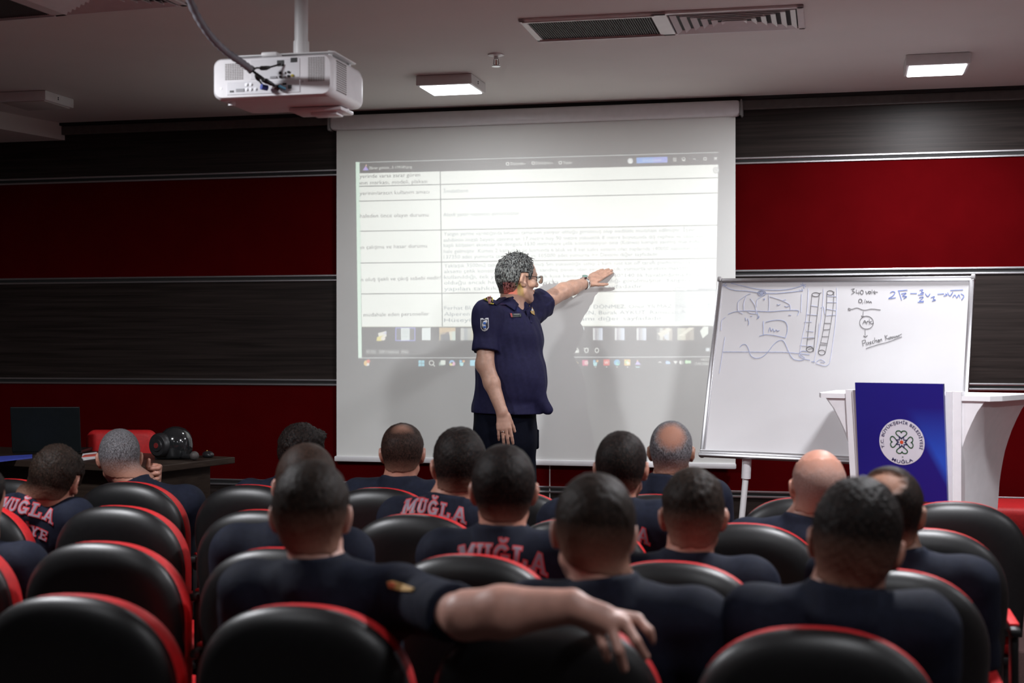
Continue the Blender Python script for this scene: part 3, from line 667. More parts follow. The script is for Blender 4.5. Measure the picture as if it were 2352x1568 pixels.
# lens at the far side, low foot, lid
lp = PJ-Vector(pc)
mb = MB(); mb.cyl((lp.x, PDp-.04, lp.z-.0), (lp.x, lp.y-.012, lp.z), .045, 28, .042); mb.build('lens_barrel', M_black, prj, True)
mb = MB(); mb.box((-.02, .22, -PH-.018), (.20, .37, -PH-.002), .006); mb.box((.06, .25, -PH-.03), (.17, .33, -PH-.016), .004); mb.build('lens_shutter_lid', M_white, prj, True)
for x, y in ((-.19, .06), (.19, .30)): mb = MB(); mb.cyl((x, y, -PH-.014), (x, y, -PH+.01), .014, 14); mb.build('foot', M_white, prj, True)
# mount
mb = MB(); mb.box((-.20, .05, PH+.012), (.235, .30, PH+.018), .003); mb.box((-.045, -.0, PH-.002), (.02, .06, PH+.016), .006)
for x, y in ((-.18, .07), (-.18, .28), (.21, .07), (.21, .28)): mb.cyl((x, y, PH-.003), (x, y, PH+.022), .008, 10)
mb.lathe([(.12, PH+.018), (.12, PH+.022), (.05, PH+.03), (.034, PH+.034)], (.045, .19, 0), 28)
mb.build('mount_plate', M_whitemetal, prj, True)
zc = ZC-pc[2]
mb = MB(); mb.cyl((.045, .19, PH+.03), (.045, .19, zc-.001), .0265, 24); mb.cyl((.045, .19, PH+.03), (.045, .19, PH+.09), .031, 24); mb.build('ceiling_pole', M_whitemetal, prj, True)
MB().lathe([(.028, zc-.03), (.07, zc-.012), (.075, zc-.001)], (.045, .19, 0)).build('ceiling_flange', M_whitemetal, prj, True)

# cable loom
cab = empty('cable_loom', (0, 0, 0), 'grey spiral-wrapped cable loom drooping from the ceiling into the projector', 'cable')
ctrl = [at(405, -95, 4.9), at(440, 10, 5.0), at(475, 72, 5.08), at(515, 115, 5.2), at(550, 140, 5.28), at(577, 160, 5.34)]
def crom(P, n=12):
    P = [Vector(p) for p in P]; Q = []
    for i in range(len(P)-1):
        p0, p1, p2, p3 = P[max(0, i-1)], P[i], P[i+1], P[min(len(P)-1, i+2)]
        for k in range(n):
            s = k/n; Q.append(.5*((2*p1)+(p2-p0)*s+(2*p0-5*p1+4*p2-p3)*s*s+(3*p1-p0-3*p2+p3)*s**3))
    return Q+[P[-1]]
Q = crom(ctrl, 14)
ctop = Vector((Q[0].x-.01, Q[0].y-.02, ZC)); Q = [ctop]+Q
mb = MB(); mb.tube(Q, [.0135+(.0012 if i % 4 < 2 else -.0006) for i in range(len(Q))], 14); mb.build('spiral_sleeve', mat('grey_sleeve', (.22, .22, .25), .5, var=.1), cab, True)
end = Vector(at(577, 160, 5.34))
def P3(x, y, s): return Vector(at(x, y, s))
for pts, nm, m in (([end, P3(588, 168, 5.35), P3(592, 180, 5.37), P3(607, 200, 5.40)], 'plug_lead', M_black), ([end, P3(600, 176, 5.35), P3(622, 192, 5.37), P3(650, 200, 5.40)], 'plug_lead', M_black),
                   ([end, P3(596, 178, 5.34), P3(612, 188, 5.37), P3(634, 200, 5.40)], 'plug_lead', M_black), ([end, P3(590, 156, 5.36), P3(612, 156, 5.38), P3(645, 147, 5.40)], 'plug_lead', M_black)):
    q = crom(pts, 8); mb = MB(); mb.tube(q, .0035, 8); 
    if pts[-1][2] < at(620, 160, 5.4)[2]+.2 and nm: 
        k = int(len(q)*.45); mb.tube(q[k:k+8], [.006, .0085, .0085, .0085, .0085, .0085, .007, .005], 10)
    mb.build(nm, m, cab, True)
mb = MB(); mb.tube([P3(600, 199, 5.385), P3(614, 202, 5.40)], .011, 12); mb.build('blue_plug', mat('blue_plug', (.05, .08, .35), .4), cab, True)
mb = MB(); mb.tube([P3(628, 199, 5.38), P3(640, 203, 5.40)], .008, 12); mb.build('dark_plug', mat('brown_plug', (.05, .02, .02), .4), cab, True)
mb = MB(); mb.tube([P3(640, 197, 5.38), P3(655, 204, 5.40)], .006, 12); mb.build('cyan_plug', mat('cyan_plug', (.05, .25, .4), .4), cab, True)
mb = MB(); mb.tube([Q[-3], Q[-1], end+Vector((.004, .004, -.006))], .0155, 14); mb.build('sleeve_end', M_black, cab, True)

# ------------------------------------------------------------------ lectern
LC = np.array([.275, 6.62, ZS])
lec = empty('lectern', tuple(LC), 'white flared lectern with a blue front panel and round emblem', 'lectern', rz=R(-20))
LEAN = math.tan(R(9.5))
def half(z): return float(np.interp(z, [0, .3, .5, .66, .73, .82, .92, 1.0, 1.07], [.185, .19, .20, .215, .226, .246, .282, .322, .372]))
def fy(z): return -(z-.5)*LEAN*.55
rings = []
for z in np.linspace(.02, 1.05, 22):
    w = half(z); y0 = fy(z)+.03; rings.append([(-w, y0, z), (w, y0, z), (w+.03, y0+.06, z), (w+.085, y0+.44, z), (w+.05, y0+.48, z), (-w-.05, y0+.48, z), (-w-.085, y0+.44, z), (-w-.03, y0+.06, z)])
v, f = loft(rings); o = mesh_obj('body', v, f, M_white, lec); smooth_by_angle(o, 30)
mb = MB(); w = .382; y0 = fy(1.07)+.022
poly = [(-w, y0), (w, y0), (w+.035, y0+.07), (w+.09, y0+.45), (w+.05, y0+.50), (-w-.05, y0+.50), (-w-.09, y0+.45), (-w-.035, y0+.07)]
mb.add([(p[0], p[1], 1.05) for p in poly]+[(p[0], p[1], 1.072) for p in poly], [list(range(8))[::-1], list(range(8, 16))]+[[i, (i+1) % 8, (i+1) % 8+8, i+8] for i in range(8)])
mb.build('top_board', M_white, lec)
for sx in (-1, 1):
    for k, (x0, x1, yo) in enumerate(((.196, .226, .0), (.222, .262, .012))):
        rr = []
        for z in np.linspace(.01, 1.09, 10):
            y = fy(z)+yo; t = .02*(1.09-z)/1.09
            a, b = sx*(x0-t), sx*(x1-t*1.4)
            if a > b: a, b = b, a
            rr.append([(a, y, z), (b, y, z), (b, y+.06, z), (a, y+.06, z)])
        v, f = loft(rr); mesh_obj('column', v, f, M_white, lec, smooth=False)
mb = MB(); mb.box((-.25, -.01, 0), (.25, .52, .03), .006); mb.build('plinth', M_white, lec)
# blue panel
m = mat('blue_print', (.012, .010, .17), .33, var=.05, scale=3)
if True:
    nt = m.node_tree; b = nt.nodes['Principled BSDF']; src = b.inputs['Base Color'].links[0].from_socket
    tc = nt.nodes.new('ShaderNodeTexCoord'); sp = nt.nodes.new('ShaderNodeSeparateXYZ'); nt.links.new(tc.outputs['Object'], sp.inputs[0])
    def mth(op, a, b_, c=None):
        n = nt.nodes.new('ShaderNodeMath'); n.operation = op
        for i, x in enumerate((a, b_, c)):
            if x is None: continue
            if isinstance(x, (int, float)): n.inputs[i].default_value = x
            else: nt.links.new(x, n.inputs[i])
        return n.outputs[0]
    d = mth('MULTIPLY_ADD', sp.outputs['X'], 1.9, sp.outputs['Z'])             # printed light wedge
    w1 = nt.nodes.new('ShaderNodeMapRange'); w1.inputs[1].default_value = 1.04; w1.inputs[2].default_value = 1.12; nt.links.new(d, w1.inputs[0])
    w2 = nt.nodes.new('ShaderNodeMapRange'); w2.inputs[1].default_value = .80; w2.inputs[2].default_value = 1.02; w2.inputs[3].default_value = 1; w2.inputs[4].default_value = 0; nt.links.new(sp.outputs['Z'], w2.inputs[0])
    k = mth('MULTIPLY', w1.outputs[0], w2.outputs[0]); k = mth('MULTIPLY', k, .8)
    mx = nt.nodes.new('ShaderNodeMix'); mx.data_type = 'RGBA'; nt.links.new(k, mx.inputs[0]); nt.links.new(src, mx.inputs[6]); mx.inputs[7].default_value = (.02, .09, .55, 1)
    nt.links.new(mx.outputs[2], b.inputs['Base Color'])
def py(z): return fy(z)-.028-(z-.85)*.03
rr = []
for z in np.linspace(.60, 1.125, 8): y = py(z); rr.append([(-.198, y, z), (.198, y, z), (.198, y+.022, z), (-.198, y+.022, z)])
v, f = loft(rr); pan = mesh_obj('front_panel', v, f, m, lec, smooth=False); pan['label'] = 'deep blue front panel'
def pflat(x, z, e): return (x, py(z)-e, z)
ex, ez, er = .006, .862, .102
def disc(name, r, e, m, par, cx=ex, cz=ez, n=48):
    v = [pflat(cx+r*math.cos(2*math.pi*k/n), cz+r*math.sin(2*math.pi*k/n), e) for k in range(n)]+[pflat(cx+r*math.cos(2*math.pi*k/n), cz+r*math.sin(2*math.pi*k/n), e-.0012) for k in range(n)]
    f = [list(range(n))]+[[i, i+n, (i+1) % n+n, (i+1) % n] for i in range(n)]
    return mesh_obj(name, v, f, m, par, smooth=False)
M_nv = mat('navy_print', (.02, .02, .09), .5); M_gr = mat('green_print', (.02, .10, .04), .5)
em = disc('emblem', er, .0015, mat('emblem_white', (.62, .60, .66), .45, var=.02), lec); em['label'] = 'round white emblem'
def arc_text(s, r, a_mid, h, flip=False, span=None):
    v, _, f = text_geo(s, True, .012, 3, spacing=1.1)
    w = v[:, 0].max()-v[:, 0].min(); sc = h/.7; x = (v[:, 0]-v[:, 0].min()-w/2)
    kx = sc if span is None else span*r/w
    q = []
    for xx, yy in zip(x*kx, v[:, 1]*sc):
        if not flip: a = a_mid-xx/r; rr_ = r+yy
        else: a = a_mid+xx/r; rr_ = r-yy
        q.append(pflat(ex+rr_*math.cos(a), ez+rr_*math.sin(a), .0030))
    return mesh_obj('emblem_text', q, f, M_nv, em, smooth=False)
arc_text('T.C. BÜYÜKŞEHİR BELEDİYESİ', .082, R(90), .013, span=R(218)); arc_text('MUĞLA', .0955, R(270), .014, True, span=R(62))
def ribbon(name, pts, w, e, m, par, closed=False):
    mb = MB(); n = len(pts)
    for i in range(n if closed else n-1):
        a = np.array(pts[i]); b = np.array(pts[(i+1) % n]); d = b-a; L = np.hypot(*d)
        if L < 1e-7: continue
        d = d/L; nn = np.array([-d[1], d[0]])*w/2; a = a-d*w*.3; b = b+d*w*.3
        c = [a-nn, b-nn, b+nn, a+nn]
        mb.add([pflat(p[0], p[1], e) for p in c]+[pflat(p[0], p[1], e-.001) for p in c], [[0, 1, 2, 3], [0, 4, 5, 1], [1, 5, 6, 2], [2, 6, 7, 3], [3, 7, 4, 0]])
    return mb.build(name, m, par)
for k in range(4):
    a0 = R(90*k); P = []
    for t_ in np.linspace(-1, 1, 25):        # a heart-shaped leaf pointing to the middle
        th = t_*math.pi; hx = 16*math.sin(th)**3; hy = 13*math.cos(th)-5*math.cos(2*th)-2*math.cos(3*th)-math.cos(4*th)
        px, pz = hx*.00155, .036+hy*.00125
        P.append((ex+px*math.cos(a0)-pz*math.sin(a0), ez+px*math.sin(a0)+pz*math.cos(a0)))
    ribbon('emblem_leaf', P, .0045, .0030, M_gr, em, True)
S = []
for k in range(16):
    r_ = .027 if k % 2 == 0 else .014; a = math.pi*2*k/16+R(22.5); S.append((ex+r_*math.cos(a), ez+r_*math.sin(a)))
ribbon('emblem_star', S, .0036, .0034, M_nv, em, True)
disc('emblem_core', .008, .0032, mat('orange_print', (.55, .06, .02), .5), em)
ribbon('emblem_dots', [(ex+.0, ez-.066), (ex+.004, ez-.066)], .003, .003, M_gr, em)

# red bench behind the lectern
bpos = onY(2330, 1150, 8.0)
t = empty('padded_bench', (1.18, 8.02, ZS), 'bright red padded bench against the wall right of the lectern', 'bench')
mb = MB(); mb.box((-.52, -.25, .28), (.9, .25, .45), .04, 3); mb.build('seat', M_chairred, t, True)
for x in (-.42, .8): 
    mb = MB(); mb.box((x-.03, -.2, 0), (x+.03, .2, .285), .008); mb.build('leg', M_black, t)

# ------------------------------------------------------------------ desk at the left
SD3 = Vector((SD[0], SD[1], 0)); LD3 = Vector((-SD[1], SD[0], 0))
far = Vector(onZ(540, 1049, 1.0)); DA = math.atan2(-LD3.y, -LD3.x)          # local +x = right end
dk = empty('desk', (far.x, far.y, ZS), 'dark wooden desk on the stage at the left with an overhanging top', 'desk', rz=DA)
L_, Dd, zt = 2.3, .66, .70
mb = MB(); mb.box((-L_, -Dd, zt-.034), (0, 0, zt), .004); mb.build('desktop', M_desk, dk)
mb = MB(); mb.box((-.135, -Dd+.05, 0), (-.10, -.08, zt-.034), .003); mb.build('side_panel', M_desk, dk)
mb = MB(); mb.box((-L_+.1, -Dd+.05, 0), (-L_+.135, -.08, zt-.034), .003); mb.build('side_panel', M_desk, dk)
mb = MB(); mb.box((-L_+.135, -Dd+.10, .06), (-.135, -Dd+.125, zt-.034), .002); mb.build('front_panel', M_desk, dk)
ZD = ZS+zt
# laptop seen from behind
lp0 = Vector(onZ(108, 1041, ZD+.004)); 
lt = empty('laptop', (lp0.x, lp0.y, ZD), 'open black laptop with its lid back to the seats, on the desk', 'laptop', rz=R(16))
mb = MB(); mb.box((-.185, 0, .002), (.185, .25, .020), .005); mb.build('base', M_black, lt)
Ml = Matrix.Rotation(R(9), 4, 'X')
mb = MB(); mb.box((-.185, -.006, .012), (.185, .003, .262), .004, M=Ml); mb.build('lid', mat('laptop_lid', (.004, .006, .007), .45, spec=.2), lt)
mb = MB(); mb.box((-.172, .0028, .03), (.172, .0040, .25), M=Ml); mb.build('display', mat('dim_display', (.01, .01, .012), .2), lt)
# helmet
hp = Vector(at(399, 1018, 7.42))
he = empty('helmet', (hp.x, hp.y, ZD), 'shiny black round helmet with a red centred ear disc on the desk', 'helmet', rz=R(15))
MBr = MB()
MBr.lathe([(.078, .012), (.083, .02), (.088, .05), (.090, .075), (.086, .105), (.072, .135), (.048, .157), (.02, .167), (.001, .169)], (0.01, 0, 0), 36); MBr.build('shell', mat('gloss_black', (.012, .013, .014), .12, coat=.5), he, True)
dM = Matrix.Rotation(R(90), 4, 'X')
mb = MB(); mb.lathe([(.001, .036), (.03, .036), (.034, .030), (.052, .030), (.062, .02), (.064, 0), (.06, -.03)], (-.055, -.055, .075), 32, M=Matrix.Rotation(R(-30), 4, 'Z') @ dM); mb.build('ear_disc', M_black, he, True)
mb = MB(); mb.lathe([(.001, .0385), (.014, .0385), (.015, .034)], (-.055, -.055, .075), 20, M=Matrix.Rotation(R(-30), 4, 'Z') @ dM); o = mb.build('disc_centre', mat('red_plastic', (.16, .015, .015), .4), he, True); o['label'] = 'red disc centre'
mb = MB(); mb.box((-.09, -.05, .0), (.07, .06, .02), .008); mb.build('rim_pad', M_black, he, True)
# small things on the desk
def desk_at(x, y, z=ZD): return Vector(onZ(x, y, z))
p = desk_at(478, 1050); t = empty('computer_mouse', (p.x, p.y, ZD), 'small black computer mouse on the right end of the desk', 'mouse', rz=R(40))
mb = MB(); mb.ball((0, 0, .014), (.03, .05, .02), 18); mb.build('shell', M_black, t, True); mb = MB(); mb.ball((0, .022, .032), (.004, .008, .005), 10); mb.build('wheel', mat('amber_plastic', (.4, .25, .05), .4), t, True)
p = desk_at(432, 1056); t = empty('microphone', (p.x, p.y, ZD), 'black handheld microphone lying between helmet and mouse', 'microphone', rz=R(-25))
mb = MB(); mb.cyl((-.085, 0, .016), (.03, 0, .018), .011, 14, .015); mb.build('handle', M_black, t, True); mb = MB(); mb.ball((.05, 0, .024), .024, 16); mb.build('head_mesh', M_grille, t, True)
p = desk_at(412, 1060); q2 = [desk_at(405, 1061, ZD+.004), desk_at(425, 1062, ZD+.004), desk_at(424, 1070, ZD-.02)]
def paper(name, pxs, zz, m, label, cat, th=.004):
    P = [Vector(onZ(x, y, zz)) for x, y in pxs]; c = sum(P, Vector())/len(P); n = len(P); c.z = zz
    v = [q-c for q in P]+[q-c+Vector((0, 0, th)) for q in P]
    o = mesh_obj(name, v, [list(range(n))[::-1], list(range(n, 2*n))]+[[i, (i+1) % n, (i+1) % n+n, i+n] for i in range(n)], m, None, False); o.location = c; return tag(o, label, cat)
paper('paper_stack', [(186, 1058), (226, 1052), (222, 1040), (190, 1044)], ZD, mat('paper', (.62, .60, .62), .7), 'white paper stack on the desk left of the grey-haired man', 'paper', .006)
paper('red_folder', [(188, 1050), (222, 1047), (222, 1043), (194, 1046)], ZD+.0065, mat('red_card', (.45, .06, .04), .6), 'red card folder lying on the white papers', 'folder', .004)
paper('blue_folder', [(-30, 1064), (74, 1052), (74, 1046), (-30, 1052)], ZD, mat('blue_card', (.04, .06, .35), .5), 'blue folder on the desk in front of the laptop', 'folder', .007)
# chair behind the desk
rp = at(280, 1000, 8.02)
t = empty('desk_chair', (rp[0], rp[1], ZS), 'red padded chair behind the desk, its back half hidden by a grey head', 'chair', rz=R(192))
v, f = loft([[(x, y, z) for x, z in rrect(.20-i, .23-i, .05, cz=.585)] for y, i in ((-.035, .03), (-.03, .01), (0, 0), (.03, .008), (.04, .03))]); mesh_obj('backrest', v, f, M_chairred, t)
mb = MB(); mb.box((-.22, .02, .40), (.22, .46, .48), .03, 3); mb.build('seat', M_chairred, t, True)
for x in (-.2, .2):
    for y in (.05, .43): mb = MB(); mb.cyl((x, y, 0), (x, y, .41), .014, 10); mb.build('leg', M_black, t, True)

# ------------------------------------------------------------------ auditorium chairs
HW, HB, CT = .262, .52, 1.004
REC = R(8)
def outline(n=30):
    P = []; b = .235; z1 = HB-b
    for k in range(7): P.append((HW*(.93+.07*(k/7)), z1*k/7))
    ex_ = 2/2.35
    for k in range(n+1):
        a = math.pi*k/n; c, s = math.cos(a), math.sin(a)
        P.append((HW*math.copysign(abs(c)**ex_, c), z1+b*abs(s)**ex_))
    for k in range(6, -1, -1): P.append((-HW*(.93+.07*(k/7)), z1*k/7))
    return P
OUT = outline()
def bring(y, ins):
    kx = (HW-ins)/HW; vz = HB/2
    res = []
    for x, z in OUT:
        zz = vz+(z-vz)*(vz-ins)/vz; yy = y+.012*(x/HW)**2*(1 if y > .02 else .3)
        # recline: origin at the top edge
        h = zz-HB; res.append((x*kx, yy*math.cos(REC)-h*math.sin(REC), CT+h*math.cos(REC)+yy*math.sin(REC)*.3))
    return res
def make_chair():
    t = empty('auditorium_chair')
    v, f = loft([bring(-.058, .16), bring(-.0565, .10), bring(-.053, .070), bring(-.046, .045), bring(-.036, .026), bring(-.024, .012), bring(-.010, .003), bring(.004, .0), bring(.006, .02)])
    o = mesh_obj('back_shell', v, f, M_shell, t); o['label'] = 'glossy black plastic back shell'
    v, f = loft([bring(.004, .012), bring(.006, .004), bring(.016, .002), bring(.034, .002), bring(.055, .006), bring(.070, .012), bring(.080, .04), bring(.084, .09)])
    o = mesh_obj('back_cushion', v, f, M_chairred, t); o['label'] = 'red back cushion'
    mb = MB(); mb.box((-.24, .12, .405), (.24, .56, .49), .035, 3); mb.build('seat_cushion', M_chairred, t, True)
    mb = MB(); mb.box((-.235, .10, .375), (.235, .55, .408), .012); mb.build('seat_pan', M_shell, t, True)
    mb = MB(); mb.box((.268, .05, .655), (.304, .40, .685), .010); mb.box((.274, .08, .42), (.298, .16, .66), .006); a = mb.build('armrest', M_shell, t, True)
    mb = MB(); mb.box((.270, .10, .683), (.302, .37, .694), .004); mb.build('arm_pad', M_chairred, a, True)
    for s in (-1, 1):
        mb = MB(); mb.box((s*.2-.016, .14, .0), (s*.2+.016, .20, .38), .005); mb.box((s*.2-.025, .08, 0), (s*.2+.025, .46, .022), .006); mb.build('leg', M_black, t)
    return t
ROWS = {'A': (5.60, [-3.58, -3.01, -2.44, -1.87, -1.30, -.72, -.15, .42]), 'B': (4.76, [-3.23, -2.602, -2.03, -1.458, -.886, -.314, .258]),
        'C': (3.88, [-2.746, -2.174, -1.6, -1.03, -.456, .117]), 'D': (3.04, [-1.78, -1.205, -.635, -.055])}
RN = {'A': 'front row by the stage', 'B': 'second row from the stage', 'C': 'third row from the stage', 'D': 'back row nearest the camera'}
WHO = {'A1': 'under the grey cropped head by the desk', 'A3': 'under the thin-haired man before the screen', 'A5': 'under the bald-crowned grey man', 'A6': 'left of the bald man', 'A2': 'right beside the dark desk', 'A4': 'empty, only its right corner showing', 'A0': 'at the far left edge', 'A7': 'below the lectern',
       'B0': 'at the left edge below the red lettering', 'B1': 'empty, right of the first lettered jacket', 'B2': 'left of the two overlapping heads', 'B3': 'under the lettered man below the pointing presenter', 'B4': 'mostly hidden, red edge showing', 'B5': 'behind the bald man', 'B6': 'at the right, half hidden by heads',
       'C0': 'cut by the left edge', 'C1': 'empty, between two other empty ones', 'C2': 'behind the overlapping heads', 'C3': 'below the large red lettering', 'C4': 'behind the short brown-haired man', 'C5': 'behind the tall dark head at right',
       'D0': 'empty at bottom left', 'D1': 'under the man stretching out his arm', 'D2': 'with a bare forearm draped over it', 'D3': 'at bottom right, largest in view'}
ORD = ['first', 'second', 'third', 'fourth', 'fifth', 'sixth', 'seventh', 'eighth']
proto = make_chair(); first = True
for k, (Y, xs_) in ROWS.items():
    for i, X in enumerate(xs_):
        c = proto if first else copy_tree(proto); first = False
        c.location = (X, Y, 0)
        tag(c, 'black-backed red chair, %s' % WHO.get(k+str(i), 'x')+', '+RN[k], 'chair', 'auditorium chairs in rows')
# ------------------------------------------------------------------ soft-blended volumes -> one continuous surface
class Vol:
    def __init__(s, lo, hi, h):
        s.h = h; s.lo = np.array(lo, float)
        s.ax = [np.arange(lo[i], hi[i]+h, h, dtype=np.float32) for i in range(3)]
        s.D = np.full([len(a) for a in s.ax], 9., np.float32)
    def sl(s, lo, hi, pad):
        out = []
        for i in range(3):
            a = int(max(0, math.floor((lo[i]-pad-s.lo[i])/s.h))); b = int(min(len(s.ax[i]), math.ceil((hi[i]+pad-s.lo[i])/s.h)+1))
            if b <= a: return None
            out.append(slice(a, b))
        return tuple(out)
    def op(s, f, lo, hi, k=0., mode='u'):
        q = s.sl(lo, hi, k+3*s.h)
        if q is None: return s
        X = s.ax[0][q[0]][:, None, None]; Y = s.ax[1][q[1]][None, :, None]; Z = s.ax[2][q[2]][None, None, :]
        d = f(X, Y, Z); c = s.D[q]
        if mode == 'u':
            if k > 0: w = np.clip(.5+.5*(c-d)/k, 0, 1); n = c*(1-w)+d*w-k*w*(1-w)
            else: n = np.minimum(c, d)
        else:
            if k > 0: w = np.clip(.5-.5*(c+d)/k, 0, 1); n = c*(1-w)-d*w+k*w*(1-w)
            else: n = np.maximum(c, -d)
        s.D[q] = n; return s
    def cap(s, a, b, ra, rb=None, k=.02, mode='u'):
        rb = ra if rb is None else rb
        a = np.array(a, float); b = np.array(b, float); d = b-a; L2 = max(1e-9, d@d); m = max(ra, rb)
        def f(X, Y, Z):
            t = np.clip(((X-a[0])*d[0]+(Y-a[1])*d[1]+(Z-a[2])*d[2])/L2, 0, 1)
            return np.sqrt((X-a[0]-t*d[0])**2+(Y-a[1]-t*d[1])**2+(Z-a[2]-t*d[2])**2)-(ra+(rb-ra)*t)
        return s.op(f, np.minimum(a, b)-m, np.maximum(a, b)+m, k, mode)
    def flatcap(s, a, b, ra, rb, k=.02):
        """tapered tube with a flat end at b"""
        a = np.array(a, float); b = np.array(b, float); d = b-a; L = np.sqrt(d@d); w = d/L; m = max(ra, rb)
        def f(X, Y, Z):
            q = (X-a[0])*w[0]+(Y-a[1])*w[1]+(Z-a[2])*w[2]; t = np.clip(q/L, 0, 1.)
            r = np.sqrt((X-a[0]-t*d[0])**2+(Y-a[1]-t*d[1])**2+(Z-a[2]-t*d[2])**2)-(ra+(rb-ra)*t)
            return np.maximum(r, q-L)
        return s.op(f, np.minimum(a, b)-m, np.maximum(a, b)+m, k)
    def ell(s, c, r, M=None, k=.02, mode='u'):
        c = np.array(c, float); r = np.array(r, float); M = np.eye(3) if M is None else M; m = r.max()
        def f(X, Y, Z):
            x, y, z = X-c[0], Y-c[1], Z-c[2]
            l = [x*M[0, i]+y*M[1, i]+z*M[2, i] for i in range(3)]
            k0 = np.sqrt(sum((l[i]/r[i])**2 for i in range(3))); k1 = np.sqrt(sum((l[i]/r[i]**2)**2 for i in range(3)))
            k0 = np.maximum(k0, 1e-3); k1 = np.maximum(k1, 1e-3/m)
            return k0*(k0-1)/k1
        return s.op(f, c-m, c+m, k, mode)
    def ecap(s, a, b, u, ra, rb, k=.02):
        """capsule of elliptical section: u = direction of the first radius"""
        a = np.array(a, float); b = np.array(b, float); d = b-a; L2 = d@d; w = d/np.sqrt(L2)
        u = np.array(u, float); u = u-w*(u@w); u /= np.linalg.norm(u); v = np.cross(w, u); m = max(ra+rb)
        def f(X, Y, Z):
            x, y, z = X-a[0], Y-a[1], Z-a[2]
            q = (x*d[0]+y*d[1]+z*d[2])/L2; t = np.clip(q, 0, 1); qw = (q-t)*np.sqrt(L2)
            qu = x*u[0]+y*u[1]+z*u[2]; qv = x*v[0]+y*v[1]+z*v[2]
            ru = ra[0]+(rb[0]-ra[0])*t; rv = ra[1]+(rb[1]-ra[1])*t; mn = np.minimum(ru, rv)
            k0 = np.sqrt((qu/ru)**2+(qv/rv)**2+(qw/mn)**2); k1 = np.sqrt((qu/ru**2)**2+(qv/rv**2)**2+(qw/mn**2)**2)
            k0 = np.maximum(k0, 1e-3); k1 = np.maximum(k1, 1e-3/m)
            return k0*(k0-1)/k1
        return s.op(f, np.minimum(a, b)-m, np.maximum(a, b)+m, k)
    def pts(s): return np.meshgrid(*s.ax, indexing='ij')
    def surf(s):
        D = s.D; h = s.h
        D[0], D[-1], D[:, 0], D[:, -1], D[:, :, 0], D[:, :, -1] = [np.maximum(x, .5*h) for x in (D[0], D[-1], D[:, 0], D[:, -1], D[:, :, 0], D[:, :, -1])]
        S = D < 0; n = np.array(D.shape)-1
        cnt = np.zeros(n, np.int8)
        cor = [(i, j, k) for i in (0, 1) for j in (0, 1) for k in (0, 1)]
        for i, j, k in cor: cnt += S[i:n[0]+i, j:n[1]+j, k:n[2]+k]
        act = (cnt > 0) & (cnt < 8); idx = np.argwhere(act)
        V = np.stack([D[idx[:, 0]+i, idx[:, 1]+j, idx[:, 2]+k] for i, j, k in cor], 1)
        C = np.array(cor, np.float32); acc = np.zeros((len(idx), 3), np.float32); m = np.zeros(len(idx), np.float32)
        for a in range(8):
            for b in range(a+1, 8):
                if np.abs(C[a]-C[b]).sum() != 1: continue
                x = (V[:, a] < 0) != (V[:, b] < 0); t = np.where(x, V[:, a]/np.where(x, V[:, a]-V[:, b], 1), 0)
                acc += np.where(x[:, None], C[a]+t[:, None]*(C[b]-C[a]), 0); m += x
        P = (idx+acc/m[:, None])*h+s.lo
        vid = np.full(n, -1, np.int32); vid[act] = np.arange(len(idx))
        F = []
        for ax in range(3):
            A = np.moveaxis(S, ax, 0); W = np.moveaxis(vid, ax, 0)
            if ax == 1: A = A.swapaxes(1, 2); W = W.swapaxes(1, 2)      # cyclic order (y, z, x)
            s0, s1 = A[:-1, 1:-1, 1:-1], A[1:, 1:-1, 1:-1]
            for sel, rev in ((s0 & ~s1, False), (~s0 & s1, True)):
                e = np.argwhere(sel)
                if len(e) == 0: continue
                i, j, k = e[:, 0], e[:, 1]+1, e[:, 2]+1
                q = np.stack([W[i, j-1, k-1], W[i, j, k-1], W[i, j, k], W[i, j-1, k]], 1)
                F.append(q[:, ::-1] if rev else q)
        return P, np.ascontiguousarray(np.concatenate(F))
def wob(P, amp, freq, seed, n=5):
    g = np.random.default_rng(seed); out = 0
    for _ in range(n):
        d = g.normal(size=3)*freq; out = out+np.sin(P[0]*d[0]+P[1]*d[1]+P[2]*d[2]+g.uniform(0, 6.28))
    return out*amp/n

